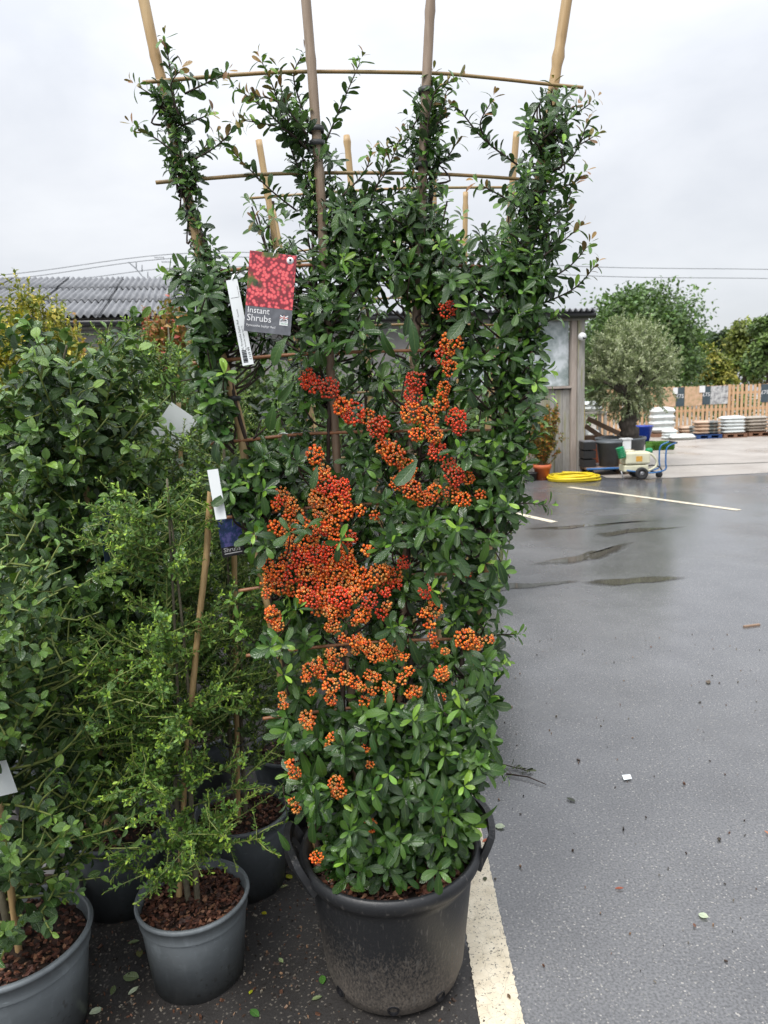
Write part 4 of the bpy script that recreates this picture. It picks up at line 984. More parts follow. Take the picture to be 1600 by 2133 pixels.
for pts, dys, r, mt in canes:
    w3 = [T(x, y, d) for (x, y), d in zip(pts, dys)]
    w3[-1] = np.array([w3[-1][0], w3[-1][1], H_ - .07])
    CANE3.append(w3); o = bamboo_tube(w3, r).build('cane', mt, pyr, world=True)
CUT = MB()
bars = [([(298, 172), (350, 167), (500, 155), (640, 149), (893, 152), (1000, 160), (1150, 176), (1215, 182)], 'bar'), ([(325, 380), (400, 374), (600, 361), (900, 362), (1110, 375), (1150, 379)], 'bar'),
        ([(372, 577), (430, 568), (610, 553), (880, 552), (1060, 558), (1140, 568)], 'bar_r'), ([(400, 757), (470, 750), (640, 737), (880, 730), (1085, 734), (1110, 738)], 'bar_r'),
        ([(438, 924), (520, 916), (640, 904), (860, 897), (1070, 897)], 'bar_r'), ([(470, 1078), (540, 1070), (690, 1054), (880, 1047), (1045, 1044), (1062, 1046)], 'bar_r'),
        ([(497, 1231), (560, 1222), (720, 1206), (860, 1198), (1020, 1193), (1053, 1193)], 'bar_r'), ([(513, 1366), (575, 1358), (720, 1342), (850, 1334), (1000, 1330), (1030, 1331)], 'bar_r'), ([(548, 1497), (600, 1490), (740, 1474), (840, 1468), (990, 1462)], 'bar_r')]
for pts, mt in bars:
    w3 = [T(x, y, .012) for x, y in pts]; q = smooth_poly(w3, 8)
    MB().tube(q, [.0047 - .001 * i / len(q) for i in range(len(q))], 7).build('crossbar', mt, pyr, world=True)
# black ties round the canes
for ci, py in ((0, 445), (0, 830), (1, 270), (1, 300), (2, 190), (2, 345), (3, 262), (3, 435), (3, 425), (3, 700), (1, 600), (0, 1080)):
    pp = canes[ci][0]; ys = [p[1] for p in pp]; xs = [p[0] for p in pp]; x_ = float(np.interp(py, ys, xs)); c = T(x_, py, float(np.interp(py, ys, canes[ci][1])))
    s_ = MB(); n_ = 16; 
    for j in range(n_):
        a = j / n_ * 6.283; s_.v += [(c[0] + .018 * math.cos(a), c[1] + .018 * math.sin(a), c[2] - .006), (c[0] + .018 * math.cos(a), c[1] + .018 * math.sin(a), c[2] + .006)]; s_.c += [(.03,) * 3] * 2
    s_.f += [(2 * j, (2 * j + 2) % (2 * n_), (2 * j + 3) % (2 * n_), 2 * j + 1) for j in range(n_)]
    o = s_.build('cane_tie', 'band', pyr, world=True); sd = o.modifiers.new('solid', 'SOLIDIFY'); sd.thickness = .0015
# climbing stems
for ci, (ytop, side) in enumerate(((200, .022), (230, -.02), (230, .02), (240, -.022))):
    pp = canes[ci][0]; pts = []
    for y in np.linspace(1790, ytop, 26):
        x_ = float(np.interp(y, [p[1] for p in pp], [p[0] for p in pp])); p = T(x_, y, .02)
        pts.append((p[0] + side * (.7 + .5 * math.sin(y * .013 + ci)), p[1] + .012 * math.sin(y * .02), max(p[2], H_ - .08)))
    MB().tube(smooth_poly(pts, 3), [.0075 - .0045 * i / 76 for i in range(76)], 7).build('stem', 'twig', pyr, world=True)

PD = [(0.025, 0.066, 0.011), (0.034, 0.086, 0.014), (0.018, 0.049, 0.011), (0.048, 0.111, 0.016), (0.027, 0.072, 0.016), (0.022, 0.056, 0.01)]
PM = [(.065, .145, .020), (.085, .18, .025)]
PY = [(.15, .29, .03), (.21, .36, .045), (.11, .24, .03)]
PR = [(.24, .12, .05), (.20, .16, .05), (.28, .17, .06)]
L = Leaves(); TW = MB()
top_shoots = [[(362, 200), (352, 130), (345, 88)], [(375, 262), (340, 215), (288, 180)], [(385, 195), (440, 168), (466, 155)], [(378, 262), (408, 250), (432, 240)], [(388, 335), (330, 292), (286, 266)], [(398, 335), (450, 305), (494, 262)], [(372, 240), (356, 180), (372, 150)], [(400, 380), (410, 330), (440, 290)],
  [(620, 440), (560, 392), (481, 312)], [(640, 400), (600, 290), (572, 190), (546, 130)], [(622, 300), (560, 235), (492, 182)], [(642, 260), (612, 165), (628, 118)], [(665, 330), (700, 245), (750, 130)], [(640, 310), (590, 268), (505, 250)], [(635, 340), (600, 250), (580, 150)], [(640, 280), (585, 215), (530, 200)],
  [(690, 430), (755, 365), (772, 325)], [(700, 450), (790, 380), (832, 290)], [(720, 480), (780, 400), (802, 325)], [(730, 470), (815, 410), (850, 380)], [(885, 330), (902, 200), (946, 168)], [(888, 280), (890, 230), (900, 165)], [(878, 335), (835, 302), (798, 312)], [(884, 360), (925, 335), (950, 300)], [(882, 300), (915, 250), (930, 190)],
  [(1095, 355), (1010, 292), (958, 230), (936, 222)], [(1020, 300), (1000, 260), (1022, 214)], [(1118, 310), (1140, 240), (1150, 185)], [(1130, 290), (1190, 245), (1230, 215)], [(1128, 340), (1200, 305), (1236, 285)], [(1120, 400), (1185, 385), (1212, 366)], [(1100, 440), (1030, 400), (1000, 385)], [(1100, 490), (1165, 440), (1192, 398)], [(1092, 610), (1180, 560), (1222, 515)], [(1085, 650), (1190, 605), (1238, 556)], [(1135, 540), (1178, 470), (1180, 410)], [(1135, 330), (1165, 250), (1200, 220)], [(1125, 370), (1190, 330), (1222, 260)],
  [(1095, 560), (1150, 520), (1200, 480)], [(1070, 740), (1110, 690), (1160, 660)], [(1060, 780), (1105, 760), (1135, 770)], [(1050, 900), (1100, 850), (1135, 830)], [(1040, 960), (1090, 930), (1125, 900)], [(1030, 1080), (1080, 1050), (1135, 1052)], [(1020, 1130), (1060, 1110), (1085, 1085)], [(1000, 1330), (1040, 1322), (1074, 1322)], [(990, 1420), (1020, 1400), (1045, 1385)],
  [(460, 620), (400, 580), (352, 572)], [(455, 640), (410, 620), (362, 640)], [(450, 600), (490, 570), (520, 560)], [(470, 800), (410, 790), (352, 798)], [(500, 1000), (460, 1000), (445, 1050)], [(560, 1360), (520, 1330), (500, 1310)], [(600, 1640), (590, 1640), (598, 1690)], [(540, 1270), (505, 1260), (490, 1255)], [(980, 1560), (1010, 1580), (1045, 1610)], [(560, 470), (545, 480), (535, 470)]]
for s_ in top_shoots:
    d0 = RNG.uniform(-.05, .05); pts = smooth_poly([T(x, y, d0 - .02 * k) for k, (x, y) in enumerate(s_)], 6)
    TW.tube(pts, [.0026 - .0016 * i / len(pts) for i in range(len(pts))], 5)
    hi = s_[-1][1] < 560
    shoot(L, pts, .0115, .034, .022, PD + PM[:1], PR + PY if hi else PY, 62, 2, 1.2, nrand=.8)
    rosette(L, np.array(pts[-1]), np.array(pts[-1]) - np.array(pts[-3]) + np.array([0, 0, .002]), 6, .018, .034, PM, PR if hi else PY)

def inpoly(x, y, poly):
    c = False; j = len(poly) - 1
    for i in range(len(poly)):
        xi, yi = poly[i]; xj, yj = poly[j]
        if (yi > y) != (yj > y) and x < (xj - xi) * (y - yi) / (yj - yi) + xi: c = not c
        j = i
    return c
BERRY = [(640, 788, 16), (652, 798, 14), (686, 808, 22), (712, 846, 18), (735, 858, 20), (765, 868, 16), (785, 892, 16), (932, 645, 20), (940, 716, 20), (925, 740, 14), (938, 768, 16), (866, 795, 20), (862, 825, 20), (925, 808, 18), (918, 838, 18), (855, 860, 20), (890, 868, 22), (950, 872, 22), (958, 892, 18), (905, 905, 22), (868, 905, 16), (912, 940, 20), (820, 945, 22), (848, 975, 20), (935, 968, 14), (948, 992, 20), (975, 995, 18), (828, 1005, 18), (858, 1020, 20), (885, 1040, 20), (905, 1025, 16), (940, 1030, 16), (965, 1040, 14), (1000, 1030, 12), (800, 930, 16), (795, 885, 14),
  (655, 948, 16), (672, 985, 14), (680, 1010, 20), (710, 1015, 20), (665, 1035, 20), (700, 1045, 22), (720, 1065, 16), (675, 1070, 20), (590, 1030, 16), (605, 1050, 14), (575, 1052, 12), (600, 1075, 12), (690, 1090, 18), (575, 1100, 18), (600, 1105, 18), (630, 1095, 14), (650, 1110, 18), (640, 1130, 20), (605, 1130, 18), (700, 1125, 18), (725, 1120, 16), (690, 1150, 20), (660, 1155, 20), (720, 1155, 16), (630, 1160, 20), (600, 1165, 16), (560, 1178, 16), (580, 1190, 16), (610, 1195, 18), (640, 1190, 20), (670, 1185, 20), (700, 1185, 20), (730, 1180, 16), (745, 1195, 18), (560, 1212, 16), (585, 1222, 14), (615, 1225, 18), (645, 1222, 20), (675, 1220, 20), (710, 1215, 20), (740, 1215, 18), (765, 1210, 18), (790, 1195, 20), (820, 1200, 14), (800, 1222, 16), (650, 1250, 18), (680, 1250, 20), (710, 1245, 20), (740, 1240, 16), (770, 1250, 14), (690, 1275, 18), (715, 1272, 16), (660, 1270, 12), (635, 1240, 14), (755, 1280, 16), (740, 1295, 12),
  (570, 1282, 16), (580, 1300, 16), (565, 1272, 10), (842, 1172, 16), (888, 1232, 14), (905, 1270, 14), (880, 1278, 12), (895, 1300, 12), (970, 1330, 20), (990, 1340, 18), (972, 1195, 10), (780, 1360, 22), (800, 1358, 20), (825, 1360, 18), (762, 1345, 14), (695, 1305, 14), (715, 1330, 12), (690, 1362, 16), (700, 1385, 18), (722, 1412, 18), (740, 1420, 14), (645, 1395, 14), (670, 1400, 14), (690, 1428, 14), (690, 1455, 16), (810, 1432, 14), (650, 1440, 10), (765, 1405, 10), (640, 1495, 14), (645, 1510, 10), (588, 1450, 10), (590, 1468, 10), (605, 1590, 12), (615, 1610, 16), (612, 1670, 10), (618, 1685, 10), (700, 1630, 18), (705, 1648, 14), (772, 1720, 14), (770, 1592, 12), (660, 1785, 14), (685, 1555, 10), (690, 1535, 8), (920, 1405, 14), (905, 1340, 12), (1020, 1330, 8), (760, 1560, 8), (870, 1440, 8)]
for k in range(24):
    BERRY.append((RNG.uniform(610, 930), RNG.uniform(1290, 1470), RNG.choice([8, 10, 12])))
for k in range(26):
    BERRY.append((RNG.uniform(550, 840), RNG.uniform(1010, 1290), RNG.choice([8, 10, 12])))
BX = np.array([(b[0], b[1], b[2]) for b in BERRY], float)
def berry_near(x, y): return np.min(((BX[:, 0] - x) ** 2 + (BX[:, 1] - y) ** 2) ** .5 - BX[:, 2])
def near_cane(x, y):
    best = None
    for ci, (pp, dys, r, mt) in enumerate(canes):
        xx = float(np.interp(y, [p[1] for p in pp], [p[0] for p in pp]))
        if best is None or abs(xx - x) < abs(best - x): best = xx
    return best
def fill(poly, n, dm, ds, l0, l1, keep=1.0, yp=.12):
    xs = [p[0] for p in poly]; ys = [p[1] for p in poly]; k = 0; guard = 0
    while k < n and guard < n * 30:
        guard += 1
        x = RNG.uniform(min(xs), max(xs)); y = RNG.uniform(min(ys), max(ys))
        if not inpoly(x, y, poly): continue
        hole = mnoise.noise(Vector((x * .012, y * .012, 3.3)))
        if hole < -.20 and RNG.rand() < keep: continue
        k += 1
        dy = dm + RNG.randn() * ds
        if berry_near(x, y) < 18 and RNG.rand() < .955: dy = abs(dy) * .5 + .02
        if (455 < x < 640 and 520 < y < 775) or (425 < x < 470 and 970 < y < 1100): dy = abs(dy) * .6 + .03
        p = T(x, y, dy)
        ax = np.array([RNG.randn() * .55, -.75 - .5 * RNG.rand(), .35 + .45 * RNG.rand()])
        if dy > .03: ax[1] *= .2
        yo = PY if RNG.rand() < yp else (PM if RNG.rand() < .35 else None)
        rosette(L, p, ax, RNG.randint(5, 9), l0, l1 * 1.06, PD if RNG.rand() < .80 else PM + PD, yo, 1.05)
        if RNG.rand() < .42:
            xc = near_cane(x, y); s_ = T(xc + (x - xc) * .25, y + 30 + abs(x - xc) * .35, .02)
            if s_[2] > H_: TW.tube(smooth_poly([s_, (np.array(s_) + p) / 2 + RNG.randn(3) * .012 + np.array([0, 0, -.01]), p], 4), [.0032 - .0002 * i for i in range(9)], 5)
def column(line, hw):
    return [(x - hw, y) for x, y in line] + [(x + hw, y) for x, y in line[::-1]]
fill(column([(350, 190), (372, 300), (400, 440), (432, 560)], 24), 84, .014, .022, .014, .029, 0)
fill(column([(430, 540), (468, 760), (500, 900), (525, 1070)], 58), 230, -.02, .05, .022, .046)
fill(column([(655, 330), (668, 400), (678, 500)], 46), 70, .012, .03, .015, .031, 0)
fill([(570, 200), (635, 200), (650, 330), (600, 300)], 26, .02, .03, .014, .028, .4)
fill(column([(892, 190), (882, 330), (876, 480)], 34), 84, .010, .03, .015, .031, 0)
fill(column([(1145, 205), (1128, 330), (1112, 480), (1090, 640)], 46), 190, .0, .05, .016, .033, 0)
fill(column([(1090, 640), (1075, 800), (1050, 950), (1030, 1080)], 44), 160, -.01, .05, .022, .042, .5)
fill([(600, 500), (700, 430), (800, 410), (900, 450), (980, 540), (1080, 520), (1090, 640), (1060, 800), (1040, 1060), (560, 1060), (520, 900), (480, 640), (560, 560)], 740, .005, .055, .021, .045, .95)
fill([(520, 1050), (1040, 1050), (1035, 1300), (1025, 1550), (1000, 1660), (600, 1660), (560, 1300)], 640, -.04, .07, .024, .047, .7, .2)
fill([(590, 1480), (1030, 1460), (1010, 1660), (620, 1660)], 190, -.09, .05, .028, .052, .2, .14)
fill([(640, 1640), (990, 1630), (965, 1790), (900, 1830), (680, 1830)], 240, -.08, .06, .026, .050, .2, .14)
fill([(690, 450), (780, 400), (862, 420), (862, 580), (690, 580)], 60, .02, .04, .018, .038, .4)
fill([(895, 500), (1085, 480), (1085, 620), (895, 620)], 60, .02, .04, .018, .038, .5)
fill([(560, 520), (670, 500), (670, 700), (620, 700)], 40, .03, .04, .018, .038, .5)
for k in range(40):     # broad single leaves hanging at the front
    x = RNG.uniform(540, 1040); y = RNG.uniform(640, 1750); p = T(x, y, -.12 - .04 * RNG.rand())
    if berry_near(x, y) < 4: continue
    L.add(p, unit([RNG.randn() * .5, -.25, -.8]), np.array([RNG.randn() * .3, -1, .2]), RNG.uniform(.055, .08), 1.05, PD[RNG.randint(5)])
TW.build('twigs', 'twig', pyr, world=True)
grow(L, pyr, 'pyr', 'pyr', 300)

# berries
def berry_cluster(n, R, pal, seed):
    rs = np.random.RandomState(seed); mb = MB(); pts = []
    tries = 0
    while len(pts) < n and tries < 4000:
        tries += 1
        v = unit(rs.randn(3)); v[1] = -abs(v[1]) * .8
        p = v * R * np.array([1, .75, 1]) * (.75 + .25 * rs.rand())
        if all(np.linalg.norm(p - q) > .0061 for q in pts): pts.append(p)
    for p in pts:
        r = rs.uniform(.0029, .0043); ax = unit(p + np.array([0, -.010, -.006]) + rs.randn(3) * .006)
        M = np.array(Vector(ax).to_track_quat('Z', 'Y').to_matrix()); c = np.array(pal[rs.randint(len(pal))]) * rs.uniform(.8, 1.2)
        ns = 8; vs = []; cs = []
        prof = [(0, -1.0), (.62, -.78), (.97, -.2), (.95, .35), (.74, .74), (.54, .86), (.44, .70), (0, .60)]
        cols = [c * .8, c * .9, c, c, c * 1.05 + .01, c * .8 + np.array([.12, .11, .04]), np.array([.07, .035, .02]), np.array([.02, .012, .009])]
        for (rr, z), cc_ in zip(prof, cols):
            for j in range(ns):
                a = j / ns * 6.283; vs.append(p + M @ np.array([rr * r * math.cos(a), rr * r * math.sin(a), z * r])); cs.append(tuple(np.clip(cc_, 0, 1)))
        o = len(mb.v); mb.add(vs, [(i * ns + j, i * ns + (j + 1) % ns, (i + 1) * ns + (j + 1) % ns, (i + 1) * ns + j) for i in range(len(prof) - 1) for j in range(ns)]); mb.c[o:] = cs
        mb.tube([tuple(p - ax * r), tuple(p * .3 + np.array([0, R * .5, 0]))], .0007, 3, False, (.05, .06, .02))
    return mb
BR = [(.74, .055, .016), (.80, .085, .016), (.66, .040, .016)]; BO = [(.84, .14, .012), (.86, .20, .018), (.80, .10, .012), (.80, .28, .04)]; BT = [(.78, .22, .03), (.68, .28, .06), (.80, .14, .018)]
CLS = {}
def cluster_mesh(kind, size, k):
    key = (kind, size, k)
    if key not in CLS: CLS[key] = berry_cluster({0: 11, 1: 26, 2: 42}[size], {0: .014, 1: .021, 2: .027}[size], [tuple(np.array(q_) * (.78, 1.0, 1.08)[k]) for q_ in {'r': BR, 'o': BO, 't': BT}[kind]], hash((size, k, ord(kind))) % 9999)
    return CLS[key]
proto = {}
for (x, y, r) in BERRY:
    size = 0 if r < 14 else (1 if r < 19 else 2)
    u = RNG.rand()
    kind = ('r' if u < .55 else 'o') if y < 960 and x > 840 and y < 860 or x < 800 and y < 960 else ('o' if u < .75 else 'r') if y < 1060 and x > 780 else (('t' if u < .22 else 'r' if u < .5 else 'o') if y < 1290 else ('o' if u < .4 else 't'))
    key = (kind, size, RNG.randint(3))
    p = T(x, y, -.065 - .02 * RNG.rand() if y < 1230 else (-.125 - .03 * RNG.rand() if y < 1500 else -.16))
    if key not in proto: proto[key] = o = cluster_mesh(*key).build('berry_cluster', 'berry', pyr)
    else: o = link(proto[key].copy(), pyr)
    o.location = tuple(p - np.array(pyr.location)); o.rotation_euler = (RNG.randn() * .15, RNG.rand() * 6.28, RNG.randn() * .2); o.scale = (RNG.uniform(.92, 1.15) if y < 1290 and x < 830 else RNG.uniform(.8, 1.05),) * 3

# ---------------- two more trellis plants behind it
def trellis_behind(label, cx, cy, cane_px, ybars, xl, xr, n_ros, n_parts, mats=('cane', 'bar'), pal=None, handles=True):
    t = thing('trellis_pyracantha', label, 'shrub', (cx, cy, 0)); hh = .38
    mb = MB(); mb.lathe([(0, .012), (.18, .012), (.225, hh - .06), (.24, hh - .04), (.252, hh - .015), (.235, hh), (.225, hh - .02), (.21, hh - .09), (0, hh - .095)], 48); pt = mb.build('pot', 'pot_b', t)
    mulch(t, hh - .05, .215, 160, .024)
    for s0, s1 in ((rad(-14), rad(24)), (rad(166), rad(204))):
        pp = []
        for k, (r_, z) in enumerate(((.235, hh - .05), (.275, hh), (.30, hh + .04), (.302, hh + .045), (.30, hh + .04), (.275, hh), (.235, hh - .05))): a = s0 + (s1 - s0) * k / 6; pp.append((r_ * math.cos(a), r_ * math.sin(a), z))
        MB().tube(smooth_poly(pp, 4), .013, 8).build('handle', 'pot_b', pt)
    cl = []
    for k, pts in enumerate(cane_px):
        w3 = [at(x, y, cy) for x, y in pts]; w3.append(np.array([cx + (-.15, -.05, .05, .15)[k % 4], cy, hh - .06])); cl.append(w3)
        bamboo_tube(w3, .0105).build('cane', mats[0], t, world=True)
    for (x0, y0, x1, y1) in ybars:
        MB().tube(smooth_poly([at(x0, y0, cy + .012), at((x0 + x1) / 2, (y0 + y1) / 2 - 8, cy - .02), at(x1, y1, cy + .012)], 6), .0042, 6).build('crossbar', mats[1], t, world=True)
    L = Leaves(); tw = MB(); pal = pal or [(.05, .115, .018), (.07, .15, .024), (.036, .085, .016), (.095, .18, .03)]
    ztop = max(w[0][2] for w in cl) - .18
    for k in range(n_ros):
        z = hh + (ztop - hh) * RNG.rand() ** .9; f = (z - hh) / (ztop - hh)
        zz = lambda w: np.array([np.interp(z, [q[2] for q in w[::-1]], [q[0] for q in w[::-1]])])[0]
        xa, xb = zz(cl[0]) - .10, zz(cl[-1]) + .10
        if f > .74: ci = RNG.randint(len(cl)); x = zz(cl[ci]) + RNG.randn() * .04
        else: x = RNG.uniform(xa, xb)
        p = np.array([x, cy + RNG.randn() * .06, z])
        rosette(L, p, [RNG.randn() * .6, -.6, .5 + .4 * RNG.rand()], RNG.randint(5, 8), .022, .046, pal, PY if RNG.rand() < .25 else None)
        if RNG.rand() < .3: tw.tube([p, p + np.array([RNG.randn() * .05, .02, -.12])], .0025, 4, False)
    for w in cl:
        q, _ = resample(w, .06); tw.tube([tuple(p + np.array([.018 * math.sin(i * .8), .012, 0])) for i, p in enumerate(q) if p[2] < ztop], .005, 6)
    tw.build('stems', 'twig', t, world=True); grow(L, t, 'pyr', 'pyr', n_parts); return t
trellis_behind('second trellised pyracantha, plain green, directly behind the berried one', .02, 2.45, [[(539, 292), (575, 510), (625, 740), (650, 900), (690, 1060)], [(722, 282), (742, 500), (765, 740), (790, 1070), (800, 1180)], [(903, 352), (905, 700), (910, 1100), (915, 1380)], [(1076, 275), (1060, 480), (1045, 650), (1035, 740), (1015, 900)]],
    [(520, 413, 1100, 390), (575, 548, 1075, 535), (590, 690, 1068, 678), (610, 828, 1050, 815), (630, 960, 1030, 950), (650, 1100, 1020, 1095)], 540, 1076, 520, 160)
trellis_behind('third trellised pyracantha at the back of the berried row', .06, 3.1, [[(569, 437), (600, 600), (640, 820)], [(735, 420), (755, 600), (775, 820)], [(857, 425), (858, 600), (858, 820)], [(970, 400), (968, 560), (955, 800)]],
    [(560, 530, 1000, 500), (580, 640, 990, 620), (600, 750, 980, 730), (620, 850, 965, 840)], 560, 1000, 360, 60)

# ---------------- ceanothus rows on the left
CB = [(0.042, 0.092, 0.025), (0.056, 0.12, 0.031), (0.031, 0.07, 0.022), (0.077, 0.147, 0.036)]
CBY = [(.13, .24, .04), (.17, .29, .05), (.10, .20, .04)]
def big_leaf(label, cx, cy, r, h, mat, ztop, spread, n_lat, n_parts, cane_px=None, zlow=.45, chips=260, lsize=1.0, bias=0.0):
    t = thing('ceanothus_shrub', label, 'shrub', (cx, cy, 0)); grey_container(t, r, h, mat, chips)
    L = Leaves(); tw = MB(); gt = MB()
    lead = smooth_poly([(cx, cy, h - .05), (cx - .02, cy, h + .3), (cx + .01, cy + .02, (h + ztop) / 2), (cx - .02, cy, ztop - .15), (cx, cy, ztop)], 8)
    tw.tube(lead, [.012 - .0095 * i / len(lead) for i in range(len(lead))], 8)
    cnp = [(cx + .03, cy - .02, h - .06), (cx + .02, cy - .01, ztop * .8)]
    if cane_px: cnp = [at(x, y, cy - .02) for x, y in cane_px]; cnp[-1][2] = h - .06
    bamboo_tube(cnp, .0095).build('cane', 'cane', t, world=True)
    for k in range(n_lat):
        z = zlow + (ztop - zlow) * RNG.rand(); f = (z - zlow) / (ztop - zlow)
        a = RNG.rand() * 6.28; ln = spread * RNG.uniform(.55, 1.1) * (1 - .45 * f ** 3)
        s_ = np.array([cx, cy, z - .05]); o_ = np.array([math.cos(a) + bias, math.sin(a), 0])
        e = s_ + o_ * ln + np.array([0, 0, ln * RNG.uniform(.2, .9)]); mid = s_ + o_ * ln * .55 + np.array([0, 0, ln * .15])
        pp = smooth_poly([s_, mid, e], 5); gt.tube(pp, [.004 - .0025 * i / 11 for i in range(11)], 5, False)
        shoot(L, pp, .020, .046 * lsize, .032 * lsize, CB, CBY, 60, 1, 1.0, .15, .3)
        rosette(L, np.array(pp[-1]), np.array(pp[-1]) - np.array(pp[-3]), 5, .018 * lsize, .036 * lsize, CB + CBY[:1], CBY)
        for j in range(2):
            i0 = RNG.randint(3, 9); b0 = np.array(pp[i0]); e2 = b0 + unit(o_ + RNG.randn(3) * .7 + np.array([0, 0, .6])) * ln * .5
            gt.tube([b0, (b0 + e2) / 2 + RNG.randn(3) * .01, e2], [.003, .0022, .0014], 4, False)
            shoot(L, [b0, e2], .018, .042 * lsize, .028 * lsize, CB, CBY, 60, 1, 1.0, .05, .3)
    tw.build('stem', 'stem', t, world=True); gt.build('twigs', 'gtwig', t, world=True); grow(L, t, 'oval', 'cea', n_parts); return t
SB = [(.060, .125, .022), (.085, .165, .028), (.042, .092, .020), (.11, .20, .035)]
SBY = [(.22, .35, .035), (.29, .42, .05), (.16, .28, .03)]
def small_leaf(label, cx, cy, r, h, mat, ztop, spread, n_lat, n_parts, cane_px=None, zlow=.4, chips=420, up=.75, bright=1.0):
    t = thing('ceanothus_shrub', label, 'shrub', (cx, cy, 0)); grey_container(t, r, h, mat, chips)
    L = Leaves(); gt = MB(); sb = [tuple(np.array(c) * bright) for c in SB]; yb = [tuple(np.array(c) * min(1.15, bright + .1)) for c in SBY]
    for s in (-1, 1):
        lead = smooth_poly([(cx + s * .012, cy, h - .05), (cx + s * .02, cy, h + .3), (cx + .02 + s * .015, cy + .01, (h + ztop) / 2), (cx + .03, cy, ztop)], 8)
        MB().tube(lead, [.009 - .007 * i / len(lead) for i in range(len(lead))], 7).build('stem', 'stem', t, world=True)
    cnp = [at(x, y, cy + .01) for x, y in cane_px] if cane_px else [np.array([cx + .05, cy - .02, ztop * .85]), np.array([cx - .01, cy - .02, h - .06])]
    cnp[-1][2] = h - .06; bamboo_tube(cnp, .0085).build('cane', 'cane', t, world=True)
    for zz in (.5, .62): 
        o = MB().tube([(cx - .03 + .06 * math.cos(a_ / 10 * 6.28) * .5 + .03, cy - .02 + .03 * math.sin(a_ / 10 * 6.28), zz + .003 * a_ / 10) for a_ in range(11)], .003, 4).build('cane_tie', 'band', t, world=True)
    for k in range(n_lat):
        z = zlow + (ztop - zlow) * RNG.rand() ** .9; f = (z - zlow) / (ztop - zlow)
        a = RNG.rand() * 6.28; ln = spread * RNG.uniform(.5, 1.15) * (1 - .35 * f ** 3)
        s_ = np.array([cx, cy, z - .06]); o_ = np.array([math.cos(a), math.sin(a), 0])
        e = s_ + o_ * ln + np.array([0, 0, ln * RNG.uniform(.3, 1.0) * up]); mid = s_ + o_ * ln * .5 + np.array([0, 0, ln * .22])
        pp = smooth_poly([s_, mid, e], 5); gt.tube(pp, [.0026 - .0016 * i / 11 for i in range(11)], 4, False)
        shoot(L, pp, .0085, .020, .012, sb, yb, 55, 2, 1.0, .12, .25)
        for j in range(6):
            i0 = RNG.randint(2, 10); b0 = np.array(pp[i0]); e2 = b0 + unit(o_ * .8 + RNG.randn(3) * .7 + np.array([0, 0, .5])) * ln * RNG.uniform(.2, .5)
            gt.tube([b0, (b0 + e2) / 2 + RNG.randn(3) * .006, e2], [.0018, .0014, .001], 3, False)
            shoot(L, [b0, e2], .0075, .018, .010, sb, yb, 55, 2, 1.0, .02, .25)
    gt.build('twigs', 'gtwig', t, world=True); grow(L, t, 'small', 'small', n_parts, cell=6); return t
small_leaf('small leaved ceanothus in the front grey pot, beside the black pot', -.572, 1.83, .148, .245, 'pot_g', 1.40, .245, 130, 300, [(440, 1010), (430, 1160), (415, 1290), (386, 1600), (368, 1860)], zlow=.34, bright=1.35)
small_leaf('small leaved ceanothus in the dark grey pot left of the black handle', -.505, 2.21, .150, .265, 'pot_d', 1.5, .27, 130, 140, zlow=.42, chips=260, bright=.8)
small_leaf('small leaved ceanothus in the dark pot furthest back, half hidden', -.39, 2.62, .150, .27, 'pot_d', 1.55, .26, 90, 60, zlow=.5, chips=120, bright=.85)
small_leaf('upright light green ceanothus below the orange shrubs', -.80, 2.78, .15, .27, 'pot_d', 1.86, .32, 170, 120, zlow=.6, chips=20, bright=1.25)
big_leaf('broad leaved ceanothus in the large grey pot, bottom left corner', -.985, 1.66, .182, .275, 'pot_g', 1.25, .28, 150, 300, zlow=.34, lsize=.95, chips=240, bias=.14, cane_px=[(-60, 1300), (-10, 1600), (28, 1900)])
big_leaf('tall broad leaved ceanothus in the dark pot, second from left', -.89, 2.15, .148, .265, 'pot_d', 1.76, .30, 280, 300, cane_px=[(160, 800), (178, 1000), (200, 1400), (222, 1720)], zlow=.44, chips=140, lsize=1.22)
big_leaf('broad leaved ceanothus further back at the left edge', -1.40, 2.75, .155, .27, 'pot_d', 1.45, .34, 150, 120, zlow=.5, chips=20)
big_leaf('broad leaved ceanothus behind, below the golden shrub', -1.15, 3.35, .155, .27, 'pot_d', 1.66, .34, 150, 60, zlow=.6, chips=20)
o = rough_pot(thing('plant_pot', 'small black pot in the dark between the left shrubs', 'pot', (-1.10, 1.98, 0)), .085, .11, .20, 'dark', lip=.008)

# ================================================================== LABELS AND TAGS
def card(name, label, c, w, h, mat, tilt=0.0, yaw=0.0, pitch=0.0, thick=.0012, cat='plant label'):
    t = thing(name, label, cat, c); t.rotation_euler = Euler((pitch, tilt, yaw), 'XYZ')
    boxpart('sheet', (0, 0, 0), (w, thick, h), mat, t); return t
FR = Matrix.Rotation(rad(90), 4, 'X')
c = at(563, 611, 1.64)
pc = card('picture_label', 'hanging picture label with red berries reading Instant Shrubs', c, .101, .170, 'greyp', rad(8), rad(3), rad(-3))
boxpart('photo_print', (0, -.0009, .027), (.1005, .0004, .115), 'berryp', pc)
text('Instant', .0185, 'wprint', pc, Matrix.Translation((-.046, -.0014, -.045)) @ FR, sx=.95); text('Shrubs', .0205, 'wprint', pc, Matrix.Translation((-.046, -.0014, -.062)) @ FR, sx=.95)
text('Pyracantha Saphyr Red', .0068, 'wprint', pc, Matrix.Translation((-.046, -.0014, -.0735)) @ FR)
bd = boxpart('badge', (.034, -.0012, -.060), (.018, .0006, .010), 'wprint', pc)
fl_ = boxpart('flag', (.034, -.0012, -.049), (.018, .0006, .010), 'skyb', pc)
